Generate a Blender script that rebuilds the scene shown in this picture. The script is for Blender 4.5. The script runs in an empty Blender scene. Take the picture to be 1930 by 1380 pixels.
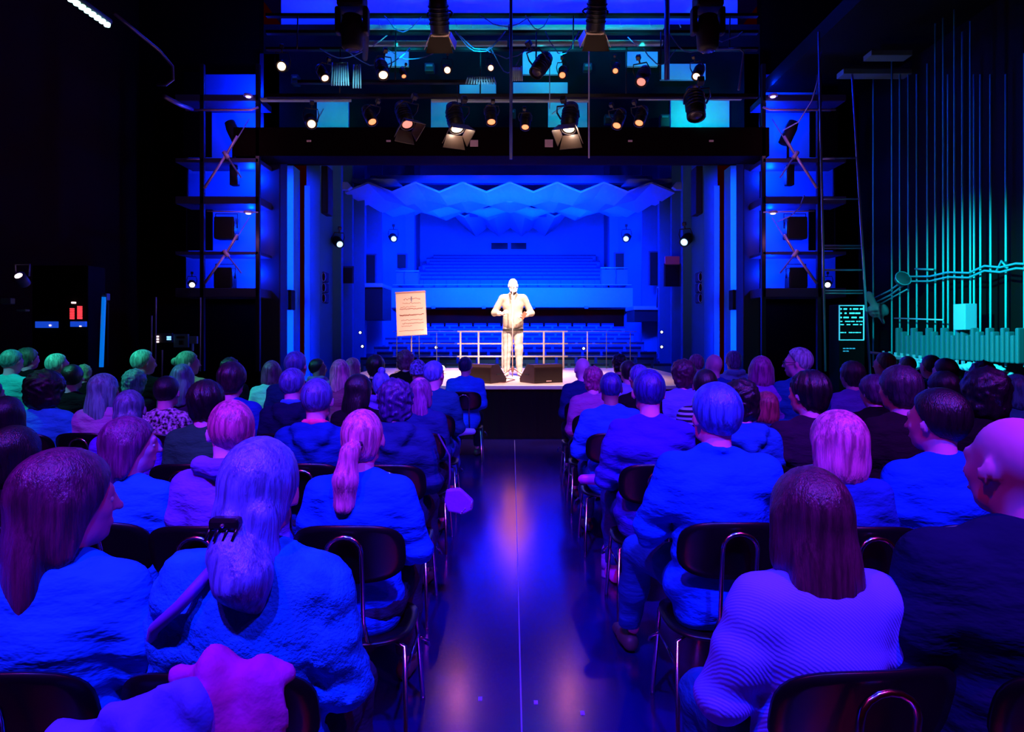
import bpy, bmesh, math, random
import numpy as np
from mathutils import Vector, Matrix, Euler
random.seed(7)
R = math.radians
SC = bpy.context.scene
COL = SC.collection
FPX, CX, HY, EYE = 1250.0, 965.0, 630.0, 1.55

def P(x, y, d):
    """point of the place seen at photo coordinate x, y at distance d"""
    return Vector(((x - CX) / FPX * d, d, EYE - (y - HY) / FPX * d))

# ------------------------------------------------------------ materials
MATS = {}
def mat(name, color=(.5, .5, .5), rough=.6, metal=0.0, bump=0.0, bscale=40.0, bdist=.01, emit=None, estr=0.0,
        var=0.0, vscale=6.0, stretch=None, spec=.5, wave=None, sheen=0.0, var2=None, coat=0.0):
    if name in MATS:
        return MATS[name]
    m = bpy.data.materials.new(name)
    m.use_nodes = True
    nt = m.node_tree
    b = nt.nodes['Principled BSDF']
    b.inputs['Base Color'].default_value = (*color, 1)
    b.inputs['Roughness'].default_value = rough
    b.inputs['Metallic'].default_value = metal
    b.inputs['Specular IOR Level'].default_value = spec
    b.inputs['Sheen Weight'].default_value = sheen
    b.inputs['Coat Weight'].default_value = coat
    tc = nt.nodes.new('ShaderNodeTexCoord')
    mp = nt.nodes.new('ShaderNodeMapping')
    nt.links.new(tc.outputs['Object'], mp.inputs['Vector'])
    if stretch:
        mp.inputs['Scale'].default_value = stretch
    if var > 0:
        n = nt.nodes.new('ShaderNodeTexNoise'); n.inputs['Scale'].default_value = vscale; n.inputs['Detail'].default_value = 3
        nt.links.new(mp.outputs[0], n.inputs['Vector'])
        cr = nt.nodes.new('ShaderNodeValToRGB')
        c2 = var2 or tuple(c * (1 - var) for c in color)
        cr.color_ramp.elements[0].position = .38; cr.color_ramp.elements[1].position = .62
        cr.color_ramp.elements[0].color = (*c2, 1)
        cr.color_ramp.elements[1].color = (*color, 1)
        nt.links.new(n.outputs['Fac'], cr.inputs[0]); nt.links.new(cr.outputs[0], b.inputs['Base Color'])
    if bump > 0:
        if wave:
            t = nt.nodes.new('ShaderNodeTexWave'); t.inputs['Scale'].default_value = wave[0]; t.inputs['Distortion'].default_value = wave[1]
            t.bands_direction = wave[2]; out = t.outputs['Fac']
        else:
            t = nt.nodes.new('ShaderNodeTexNoise'); t.inputs['Scale'].default_value = bscale; t.inputs['Detail'].default_value = 4
            out = t.outputs['Fac']
        nt.links.new(mp.outputs[0], t.inputs['Vector'])
        bp = nt.nodes.new('ShaderNodeBump'); bp.inputs['Strength'].default_value = bump; bp.inputs['Distance'].default_value = bdist
        nt.links.new(out, bp.inputs['Height']); nt.links.new(bp.outputs[0], b.inputs['Normal'])
    if emit:
        b.inputs['Emission Color'].default_value = (*emit, 1); b.inputs['Emission Strength'].default_value = estr
    MATS[name] = m
    return m

# ------------------------------------------------------------ objects
def tag(o, label=None, cat=None, group=None, kind=None):
    if label: o['label'] = label
    if cat: o['category'] = cat
    if group: o['group'] = group
    if kind: o['kind'] = kind
    return o
def empty(name, loc=(0, 0, 0), label=None, cat=None, group=None, rz=0.0, parent=None, scale=1.0):
    o = bpy.data.objects.new(name, None); COL.objects.link(o)
    o.location = loc; o.rotation_euler = (0, 0, rz); o.scale = (scale,) * 3; o.empty_display_size = .1
    if parent: o.parent = parent
    return tag(o, label, cat, group)
def link(name, me, parent=None, material=None, loc=None):
    o = bpy.data.objects.new(name, me); COL.objects.link(o)
    if material and not me.materials: me.materials.append(material)
    if parent: o.parent = parent
    if loc is not None: o.location = loc
    return o
def copy_tree(o, parent=None):
    c = o.copy(); COL.objects.link(c); c.parent = parent
    for ch in [x for x in o.children]:
        copy_tree(ch, c)
    return c

class MB:
    """collects shapes and links them as one mesh object"""
    def __init__(s): s.v = []; s.f = []; s.sm = []
    def add(s, vs, fs, smooth=False):
        n = len(s.v); s.v += [tuple(v) for v in vs]; s.f += [tuple(i + n for i in f) for f in fs]; s.sm += [smooth] * len(fs); return s
    def box(s, lo, hi, M=None):
        x0, y0, z0 = lo; x1, y1, z1 = hi
        vs = [Vector(p) for p in ((x0,y0,z0),(x1,y0,z0),(x1,y1,z0),(x0,y1,z0),(x0,y0,z1),(x1,y0,z1),(x1,y1,z1),(x0,y1,z1))]
        if M is not None: vs = [M @ v for v in vs]
        return s.add(vs, [(0,3,2,1),(4,5,6,7),(0,1,5,4),(1,2,6,5),(2,3,7,6),(3,0,4,7)])
    def rbox(s, lo, hi, r=.01, M=None):
        """box with chamfered edges"""
        bm = bmesh.new(); bmesh.ops.create_cube(bm, size=1)
        c = [(a + b) / 2 for a, b in zip(lo, hi)]; d = [b - a for a, b in zip(lo, hi)]
        for v in bm.verts: v.co = Vector([c[i] + v.co[i] * d[i] for i in range(3)])
        bmesh.ops.bevel(bm, geom=bm.edges[:], offset=r, segments=2, affect='EDGES', profile=.5)
        if M is not None: bm.transform(M)
        bm.verts.index_update()
        s.add([v.co.copy() for v in bm.verts], [[v.index for v in f.verts] for f in bm.faces]); bm.free(); return s
    def tube(s, pts, r, n=8, cap=True):
        pts = [Vector(p) for p in pts]; rs = r if isinstance(r, (list, tuple)) else [r] * len(pts)
        vs, fs = [], []; up = None
        for i, p in enumerate(pts):
            t = (pts[min(i + 1, len(pts) - 1)] - pts[max(i - 1, 0)]).normalized()
            if up is None: up = Vector((0, 0, 1)) if abs(t.z) < .9 else Vector((1, 0, 0))
            a = t.cross(up)
            if a.length < 1e-5: a = t.cross(Vector((0, 1, 0)))
            a.normalize(); b = a.cross(t).normalized(); up = b
            for k in range(n):
                an = 2 * math.pi * k / n; vs.append(p + (a * math.cos(an) + b * math.sin(an)) * rs[i])
        for i in range(len(pts) - 1):
            for k in range(n):
                fs.append((i*n+k, i*n+(k+1)%n, (i+1)*n+(k+1)%n, (i+1)*n+k))
        if cap: fs += [tuple(reversed(range(n))), tuple(range((len(pts)-1)*n, len(pts)*n))]
        return s.add(vs, fs, True)
    def lathe(s, prof, c=(0,0,0), axis='Z', n=20, M=None):
        vs, fs = [], []
        for r, h in prof:
            for k in range(n):
                a = 2 * math.pi * k / n
                v = Vector((r * math.cos(a), r * math.sin(a), h))
                if axis == 'Y': v = Vector((v.x, v.z, v.y))
                v = v + Vector(c)
                if M is not None: v = M @ v
                vs.append(v)
        for i in range(len(prof) - 1):
            for k in range(n): fs.append((i*n+k, i*n+(k+1)%n, (i+1)*n+(k+1)%n, (i+1)*n+k))
        fs += [tuple(range(n)), tuple(range((len(prof)-1)*n, len(prof)*n))]
        return s.add(vs, fs, True)
    def prism(s, poly, d0, d1, fn=None):
        """polygon (u,w) extruded; fn(u,w,t) -> point"""
        fn = fn or (lambda u, w, t: Vector((u, t, w))); n = len(poly)
        vs = [fn(u, w, d0) for u, w in poly] + [fn(u, w, d1) for u, w in poly]
        return s.add(vs, [tuple(range(n)), tuple(reversed(range(n, 2*n)))] + [(i, n+i, n+(i+1)%n, (i+1)%n) for i in range(n)])
    def mesh(s, name, fix=True):
        me = bpy.data.meshes.new(name); me.from_pydata(s.v, [], s.f)
        me.polygons.foreach_set('use_smooth', s.sm); me.update()
        if fix:
            bm = bmesh.new(); bm.from_mesh(me); bmesh.ops.recalc_face_normals(bm, faces=bm.faces[:]); bm.to_mesh(me); bm.free()
        return me
    def build(s, name, material, parent=None, loc=None):
        return link(name, s.mesh(name), parent, material, loc)

def pbox(x0, y0, x1, y1, d, depth=.1):
    a = P(x0, y1, d); b = P(x1, y0, d)
    return (a.x, d, a.z), (b.x, d + depth, b.z)
def struct(name, mb, m, parent=None):
    o = mb.build(name, m, parent)
    if parent is None: o['kind'] = 'structure'
    return o

# ------------------------------------------------------------ implicit surfaces
def rotm(yaw=0, pitch=0, roll=0):
    return np.array(Euler((pitch, roll, yaw)).to_matrix())
class SDF:
    """smooth union of round cones and ellipsoids, polygonised with surface nets"""
    def __init__(s, k=.03): s.p = []; s.k = k; s.cuts = []; s.noise = None
    def cap(s, a, b, ra, rb=None, sc=(1,1,1), k=None):
        s.p.append(('c', np.array(a, float), np.array(b, float), float(ra), float(rb if rb is not None else ra), np.array(sc, float), s.k if k is None else k)); return s
    def ell(s, c, r, rot=None, k=None):
        s.p.append(('e', np.array(c, float), np.array(r, float), np.eye(3) if rot is None else rot, 0, 0, s.k if k is None else k)); return s
    def chain(s, pts, rs, k=None, sc=(1,1,1)):
        for i in range(len(pts) - 1): s.cap(pts[i], pts[i+1], rs[i], rs[i+1], sc, k)
        return s
    def xf(s, rot, t):
        """rotate every control point by rot then move by t"""
        q = []; t = np.array(t, float)
        for p in s.p:
            if p[0] == 'c': q.append(('c', rot @ p[1] + t, rot @ p[2] + t, *p[3:]))
            else: q.append(('e', rot @ p[1] + t, p[2], rot @ p[3], 0, 0, p[6]))
        s.p = q; return s
    def grow(s, g):
        q = []
        for p in s.p:
            if p[0] == 'c': q.append((p[0], p[1], p[2], p[3]+g, p[4]+g, *p[5:]))
            else: q.append(('e', p[1], p[2]+g, *p[3:]))
        s.p = q; return s
    def bbox(s):
        lo = np.full(3, 1e9); hi = -lo
        for p in s.p:
            if p[0] == 'c':
                r = max(p[3], p[4]) / np.minimum(p[5], 1); l = np.minimum(p[1], p[2]) - r; h = np.maximum(p[1], p[2]) + r
            else:
                e = np.abs(p[3]) @ p[2]; l = p[1] - e; h = p[1] + e
            lo = np.minimum(lo, l); hi = np.maximum(hi, h)
        return lo, hi
    def mesh(s, name, h=.012):
        lo, hi = s.bbox(); lo = lo - 3*h - .012; hi = hi + 3*h + .012
        n = np.ceil((hi - lo) / h).astype(int) + 1
        ax = [lo[i] + h * np.arange(n[i]) for i in range(3)]
        F = np.full(n, 1.0, dtype=np.float32)
        for p in s.p:
            k = max(p[6], 1e-4); m = k + 3*h
            if p[0] == 'c':
                r = max(p[3], p[4]) / np.minimum(p[5], 1); l = np.minimum(p[1], p[2]) - r - m; g = np.maximum(p[1], p[2]) + r + m
            else:
                e = np.abs(p[3]) @ p[2]; l = p[1] - e - m; g = p[1] + e + m
            i0 = np.maximum(np.floor((l - lo) / h).astype(int), 0); i1 = np.minimum(np.ceil((g - lo) / h).astype(int) + 1, n)
            sl = tuple(slice(a, b) for a, b in zip(i0, i1))
            X = ax[0][sl[0]][:, None, None]; Y = ax[1][sl[1]][None, :, None]; Z = ax[2][sl[2]][None, None, :]
            if p[0] == 'c':
                a, b, ra, rb, sc = p[1:6]; ab = b - a; L = max(float(ab @ ab), 1e-9)
                px, py, pz = X - a[0], Y - a[1], Z - a[2]
                t = np.clip((px*ab[0] + py*ab[1] + pz*ab[2]) / L, 0, 1)
                D = np.sqrt(((px - t*ab[0])*sc[0])**2 + ((py - t*ab[1])*sc[1])**2 + ((pz - t*ab[2])*sc[2])**2) - (ra + (rb - ra)*t)
            else:
                c, r, M = p[1:4]
                px, py, pz = X - c[0], Y - c[1], Z - c[2]
                qx = px*M[0,0] + py*M[1,0] + pz*M[2,0]; qy = px*M[0,1] + py*M[1,1] + pz*M[2,1]; qz = px*M[0,2] + py*M[1,2] + pz*M[2,2]
                k0 = np.sqrt((qx/r[0])**2 + (qy/r[1])**2 + (qz/r[2])**2)
                k1 = np.sqrt((qx/r[0]**2)**2 + (qy/r[1]**2)**2 + (qz/r[2]**2)**2) + 1e-6
                D = k0 * (k0 - 1) / k1
            A = F[sl]; hh = np.clip(k - np.abs(A - D), 0, None) / k
            F[sl] = np.minimum(A, D) - hh*hh*k*.25
        X = ax[0][:, None, None]; Y = ax[1][None, :, None]; Z = ax[2][None, None, :]
        if s.noise is not None: F = F + s.noise(X, Y, Z)
        for c in s.cuts:
            C = c(X, Y, Z) * np.ones_like(F); k = .012
            hh = np.clip(k - np.abs(F - C), 0, None) / k
            F = np.maximum(F, C) + hh*hh*k*.25
        F[0] = 1; F[-1] = 1; F[:, 0] = 1; F[:, -1] = 1; F[:, :, 0] = 1; F[:, :, -1] = 1
        return nets(name, F, lo, h)
def nets(name, F, lo, h):
    S = F < 0; N = [a - 1 for a in F.shape]
    acc = np.zeros((*N, 3), np.float32); cnt = np.zeros(N, np.float32)
    for a in range(3):
        o1, o2 = [i for i in range(3) if i != a]
        for u in (0, 1):
            for w in (0, 1):
                s0 = [None]*3; s0[a] = slice(0, N[a]); s0[o1] = slice(u, u + N[o1]); s0[o2] = slice(w, w + N[o2])
                s1 = list(s0); s1[a] = slice(1, N[a] + 1)
                A = F[tuple(s0)]; B = F[tuple(s1)]; cr = (A < 0) != (B < 0)
                t = np.where(cr, A / np.where(cr, A - B, 1), 0)
                acc[..., a] += np.where(cr, t, 0); acc[..., o1] += cr * u; acc[..., o2] += cr * w; cnt += cr
    idx = -np.ones(N, np.int64); on = cnt > 0; ii = np.argwhere(on); idx[on] = np.arange(len(ii))
    V = lo + h * (ii + acc[on] / cnt[on][:, None])
    Q = []
    for a in range(3):
        b, c = (a + 1) % 3, (a + 2) % 3
        s0 = [slice(1, -1)]*3; s0[a] = slice(0, -1); s1 = list(s0); s1[a] = slice(1, None)
        A = S[tuple(s0)]; B = S[tuple(s1)]
        for flip, M in ((False, A & ~B), (True, ~A & B)):
            e = np.argwhere(M)
            if not len(e): continue
            off = np.ones(3, int); off[a] = 0; e = e + off
            def cell(db, dc):
                q = e.copy(); q[:, b] -= db; q[:, c] -= dc; return idx[q[:, 0], q[:, 1], q[:, 2]]
            q = np.stack([cell(1, 1), cell(0, 1), cell(0, 0), cell(1, 0)], 1)
            Q.append(q[:, ::-1] if flip else q)
    Q = np.concatenate(Q)
    me = bpy.data.meshes.new(name)
    me.vertices.add(len(V)); me.vertices.foreach_set('co', V.astype(np.float32).ravel())
    me.loops.add(Q.size); me.loops.foreach_set('vertex_index', Q.astype(np.int32).ravel())
    me.polygons.add(len(Q)); me.polygons.foreach_set('loop_start', np.arange(0, Q.size, 4, dtype=np.int32))
    me.polygons.foreach_set('loop_total', np.full(len(Q), 4, np.int32))
    me.polygons.foreach_set('use_smooth', np.ones(len(Q), bool))
    me.update(calc_edges=True); me.validate()
    return me
# ------------------------------------------------------------ people
HC = (0, .035, 1.19)          # centre of the head of a seated person
def head_sdf(k=.02):
    h = SDF(k)
    h.ell((0, -.012, .02), (.077, .098, .098)).ell((0, .03, -.03), (.061, .066, .088))
    h.cap((0, .06, -.093), (0, .07, -.09), .026, .022).cap((-.042, .03, -.075), (.042, .03, -.075), .022)
    h.cap((0, .092, .012), (0, .112, -.03), .009, .014, k=.012).cap((-.033, .083, .022), (.033, .083, .022), .014)
    h.cap((-.02, .092, -.064), (.02, .092, -.064), .008, k=.01)
    for s in (-1, 1):
        h.ell((s*.084, -.004, -.010), (.008, .020, .033), rotm(s*-.45), k=.006)
        h.ell((s*.036, .066, -.022), (.022, .02, .018))
    return h
def add_hand(b, w, dirv, palm_dir, side, curl=.5):
    """palm, four unequal bent fingers and a thumb from the side of the palm"""
    w = np.array(w, float); d = np.array(dirv, float); d /= np.linalg.norm(d)
    n = np.array(palm_dir, float); n -= d * (n @ d); n /= np.linalg.norm(n); s = np.cross(d, n) * side
    b.cap(w + s*.016, w + d*.075 + s*.022, .017, .015, k=.015).cap(w - s*.014, w + d*.075 - s*.024, .017, .014, k=.015)
    for i, (o, L) in enumerate(((.030, .068), (.010, .078), (-.010, .072), (-.029, .055))):
        a = w + d*.082 + s*o; m = a + d*L*.45 + n*L*.22*curl; e = m + d*L*.30 + n*L*.5*curl
        b.cap(a, m, .0095, .009, k=.004).cap(m, e, .009, .0075, k=.004)
    a = w + d*.02 + s*.026; m = a + d*.03 + s*.03 + n*.012; e = m + d*.032 + s*.004 + n*.016
    b.cap(a, m, .013, .011, k=.006).cap(m, e, .011, .009, k=.004)
POSES = {   # elbow, wrist (right side; mirrored), feet
    'lap':    dict(el=(.205, .03, .72), wr=(.08, .27, .615)),
    'knees':  dict(el=(.215, .08, .71), wr=(.13, .35, .60)),
    'folded': dict(el=(.225, .07, .74), wr=(.02, .22, .76)),
    'wide':   dict(el=(.235, .04, .73), wr=(.12, .27, .63)),
}
def arm_pts(pose, w=1.0):
    p = POSES[pose]; out = []
    for s in (-1, 1):
        dz = .03 if (pose == 'folded' and s > 0) else 0
        out.append((s, [(s*.163*w, -.005, .975), (s*p['el'][0]*w, p['el'][1], p['el'][2]), (s*p['wr'][0], p['wr'][1] + dz, p['wr'][2] + dz)]))
    return out
def torso(b, w=1.0, g=0.0, lean=0.0):
    b.ell((0, .0, .545), (.165*w+g, .12*w+g, .105+g)).ell((0, -.005+lean*.2, .70), (.135*w+g, .10*w+g, .16+g))
    b.ell((0, -.005+lean*.6, .88), (.16*w+g, .105*w+g, .15+g))
    b.cap((-.125*w, -.005+lean, .968), (.125*w, -.005+lean, .968), .058+g, .058+g, (1, 1, 1))
    b.cap((-.045, -.01, 1.012), (.045, -.01, 1.012), .05+g, .05+g)
def legs(b, g=0.0, cross=False, w=1.0):
    for s in (-1, 1):
        kn = (s*.13*w, .43, .515); an = (s*.125*w, .41, .10)
        mid = (s*.11, .22, .535)
        if cross and abs(cross) == 1 and s == cross: kn = (s*.27, .36, .62); an = (-s*.15, .47, .64); mid = (s*.17, .2, .57)
        if cross == 5: kn = (s*.20*w, .46, .515); an = (s*.22*w, .60, .10)
        b.chain([(s*.085, .0, .525), mid, kn], [.085+g, .076+g, .058+g])
        b.chain([kn, tuple(.55*a + .45*c for a, c in zip(kn, an)), an], [.056+g, .053+g, .038+g])
def body_mesh(yaw, pose='lap', h=.014, w=1.0, pitch=0.0, cross=0):
    b = SDF(.03)
    torso(b, w*.93, -.012); legs(b, -.010, cross)
    hd = head_sdf().xf(rotm(yaw, pitch), HC); b.p += hd.p
    b.cap((0, -.012, 1.0), (0, .008, 1.12), .056, .052)
    for s, (a, e, r) in arm_pts(pose, w):
        b.chain([a, e, r], [.045, .038, .027])
        d = np.array(r) - np.array(e)
        if pose in ('lap', 'knees'): d = np.array((-s*.25, .8, -.25))
        add_hand(b, r, d, (0, -.2, -1), -s, .45)
    return b.mesh('body', h)
def shirt_mesh(pose='lap', h=.014, w=1.0, g=.014, fold=.004, hood=False, collar=False, puffy=0.0, short=False, seed=0, cowl=False):
    b = SDF(.045)
    torso(b, w, g)
    for s, (a, e, r) in arm_pts(pose, w):
        r2 = tuple(e[i] + (r[i] - e[i]) * (.93) for i in range(3))
        mid = tuple((a[i] + e[i])/2 + (0, -.012, 0)[i] for i in range(3))
        b.chain([a, mid, e, r2], [.052+g, .047+g, .043+g, .032+g], k=.03)
        b.p = b.p
    b.cap((0, -.005, .50), (0, 0, .66), .135*w, .12*w, (.78, 1, 1), k=.03)
    if hood:
        b.cap((-.09, -.055, 1.035), (.09, -.055, 1.035), .038, .038, k=.02); b.cap((-.06, -.095, .985), (.06, -.095, .985), .04, .04, k=.02)
        b.cap((0, -.115, .94), (0, -.12, .90), .045, .02, k=.03)
    if collar: b.chain([(-.062, .035, 1.05), (-.052, -.035, 1.068), (0, -.07, 1.072), (.052, -.035, 1.068), (.062, .035, 1.05)], [.017]*5, k=.012)
    if cowl: b.chain([(-.09, .05, 1.04), (-.08, -.05, 1.065), (0, -.095, 1.06), (.08, -.05, 1.065), (.09, .05, 1.04), (0, .09, 1.02)], [.036]*6, k=.012)
    rr = random.Random(seed); ph = [rr.uniform(0, 6) for _ in range(6)]
    def nz(X, Y, Z):
        f = fold * (np.sin(38*Z + 9*X*np.sign(X) + ph[0] + 2*np.sin(9*X + ph[1])) * (.5 + .5*np.sin(11*X + 7*Z + ph[2]))
                    + .7*np.sin(26*X + 30*Z + 3*np.sin(14*Z + ph[3])) * (.5 + .5*np.sin(8*Z - 9*X + ph[4])))
        f = f + .55*fold*np.sin(78*Z + 16*X + 2.5*np.sin(10*X + ph[5]))*np.clip(1.6 - 1.9*np.abs(Z - .72)/.22, 0, 1)
        if puffy: f = f + puffy * (np.sin(90*X + 3*np.sin(50*Z))*np.sin(85*Z + 2*np.sin(60*Y))*np.sin(80*Y + 1))
        return f
    b.noise = nz
    return b.mesh('top', h)
def trouser_mesh(h=.016, cross=False, w=1.0, fold=.004, g=.012):
    b = SDF(.035); b.ell((0, 0, .53), (.17*w+g, .13*w+g, .085+g)); legs(b, g, cross, w)
    b.noise = lambda X, Y, Z: fold*np.sin(60*Y + 25*Z + 14*X)*np.sin(30*Z + 22*X)
    b.cuts = [lambda X, Y, Z: .115 - Z]
    return b.mesh('trousers', h)
def shoe_mesh():
    b = SDF(.02); b.cap((0, -.045, .045), (0, .02, .05), .04, .042).cap((0, .02, .045), (0, .15, .03), .042, .033, (1, 1, 1.25))
    b.cuts = [lambda X, Y, Z: .0 - Z, lambda X, Y, Z: Z - .095]
    return b.mesh('shoe', .012)
# hair, in head space (face towards +Y)
def hair_mesh(style, h=.012, seed=0):
    b = SDF(.025); rr = random.Random(seed); ph = [rr.uniform(0, 6) for _ in range(4)]
    face = lambda a, c, o: (lambda X, Y, Z: a*Y - c*Z - o)
    amp = .003; fr = 70
    if style in ('short', 'receding', 'spiky'):
        g = .004 if style == 'receding' else .009
        b.ell((0, -.014, .024), (.080+g, .100+g, .098+g))
        b.cuts = [face(.8, .6, .002), lambda X, Y, Z: -.078 + .35*np.abs(X) - Z]; amp = .0012
        if style == 'receding': b.cuts = [face(.8, .6, -.012), lambda X, Y, Z: -.07 - Z]
        if style == 'spiky': amp = .008; fr = 120
    elif style == 'shaggy':
        b.ell((0, -.018, .026), (.098, .118, .112)).ell((0, -.05, -.05), (.078, .06, .06))
        b.cuts = [face(.8, .6, .03), lambda X, Y, Z: -.105 - Z]; amp = .006; fr = 90
    elif style == 'curly':
        b.ell((0, -.02, .03), (.118, .125, .125)).ell((0, -.055, -.06), (.11, .07, .085))
        b.cuts = [face(.85, .5, .05), lambda X, Y, Z: -.145 - Z]; amp = .013; fr = 75
    elif style == 'afro':
        b.ell((0, -.03, .035), (.15, .15, .145)).ell((0, -.06, -.06), (.15, .09, .11))
        b.cuts = [face(.9, .4, .05)]; amp = .012; fr = 65
    elif style in ('bob', 'long', 'verylong'):
        b.ell((0, -.016, .022), (.095, .113, .109)).cap((-.062, -.02, .0), (-.078, -.02, -.105), .045, .036).cap((.062, -.02, .0), (.078, -.02, -.105), .045, .036)
        b.ell((0, -.055, -.065), (.094, .062, .10))
        cut = -.155
        if style == 'long':
            b.ell((0, -.088, -.16), (.098, .045, .16)); cut = -.30
        if style == 'verylong':
            b.ell((0, -.092, -.2), (.105, .042, .24)); cut = -.42
        b.cuts = [face(.85, .5, .045), lambda X, Y, Z: cut + .008*np.sin(60*X + ph[0]) + .006*np.sin(140*X) - Z]; amp = .002
    elif style in ('pony', 'lowpony', 'bun', 'topknot'):
        b.ell((0, -.014, .024), (.088, .108, .106)).ell((0, -.05, -.04), (.07, .055, .055))
        b.cuts = [face(.8, .6, .028)]; amp = .002
        if style == 'pony':
            b.chain([(0, -.1, -.02), (-.02, -.15, -.03), (-.035, -.155, -.14), (-.04, -.145, -.25), (-.04, -.14, -.33)], [.022, .036, .05, .042, .012], k=.02)
        elif style == 'lowpony':
            b.ell((.0, -.07, -.04), (.075, .05, .05)); b.chain([(-.02, -.115, -.045), (.0, -.135, -.105), (.03, -.145, -.15), (.06, -.14, -.21)], [.022, .050, .060, .018], k=.02); b.cap((.04, -.10, -.03), (.085, -.07, -.17), .03, .012)
        elif style == 'bun': b.ell((0, -.125, .02), (.042, .035, .042), k=.008)
        else: b.ell((.01, -.05, .14), (.04, .04, .035), k=.008)
    elif style == 'beanie':
        b.ell((0, -.014, .035), (.09, .11, .105)); b.chain([(-.085, 0, .0), (-.06, -.085, -.012), (0, -.118, -.018), (.06, -.085, -.012), (.085, 0, .0)], [.014]*5, k=.01)
        b.cuts = [face(.75, .65, .045), lambda X, Y, Z: -.035 - Z]; amp = .003
    elif style == 'blanket':
        b.ell((0, -.02, .02), (.1, .12, .115))
    def nz(X, Y, Z):
        an = np.arctan2(X, -Y + .02)
        if style in ('curly', 'afro'):
            return amp*(np.sin(fr*X + 2*np.sin(40*Z))*np.sin(fr*Z + 2*np.sin(45*Y))*np.sin(fr*Y + ph[0]) )
        return amp*np.sin(22*an + 2.2*np.sin(18*Z + ph[1]) + ph[2])*(.6 + .4*np.sin(9*an + ph[3]))
    b.noise = nz
    return b.mesh('hair', h)
CACHE = {}
def cached(key, fn):
    if key not in CACHE: CACHE[key] = fn()
    return CACHE[key]
def with_mat(me, m):
    """shared shape with a material of its own on the object"""
    if not me.materials: me.materials.append(m)
    return me
def put(name, me, m, parent, loc=None, rot=None, label=None):
    with_mat(me, m)
    o = bpy.data.objects.new(name, me); COL.objects.link(o); o.parent = parent
    o.material_slots[0].link = 'OBJECT'; o.material_slots[0].material = m
    if loc is not None: o.location = loc
    if rot is not None: o.rotation_euler = rot
    if label: o['label'] = label
    return o
EYE_ME = None
def eyes(parent, yaw, pitch=0.0, at=HC):
    global EYE_ME
    if EYE_ME is None:
        EYE_ME = MB().lathe([(.001, -.011), (.007, -.009), (.011, 0), (.007, .009), (.001, .011)], axis='Y', n=10).mesh('eye')
    M = Euler((pitch, 0, yaw)).to_matrix()
    for s in (-1, 1):
        p = M @ Vector((s*.033, .083, -.002)) + Vector(at)
        put('eye', EYE_ME, mat('eye_white', (.8, .8, .8), .2), parent, p)
GLASS_ME = None
def glasses(parent, yaw, pitch=0.0, at=HC):
    global GLASS_ME
    if GLASS_ME is None:
        m = MB()
        for s in (-1, 1):
            m.tube([(s*.034 + .024*math.cos(a), .108 - .004*abs(math.cos(a)), -.004 + .018*math.sin(a)) for a in [i*math.pi/6 for i in range(13)]], .0022, 5)
            m.tube([(s*.058, .104, .0), (s*.08, .07, .004), (s*.086, -.005, .004)], .0022, 5)
        m.tube([(-.01, .11, 0), (0, .115, .003), (.01, .11, 0)], .0022, 5); GLASS_ME = m.mesh('glasses')
    put('glasses', GLASS_ME, mat('spectacle_black', (.02, .02, .025), .3), parent, at, (pitch, 0, yaw))

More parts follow.
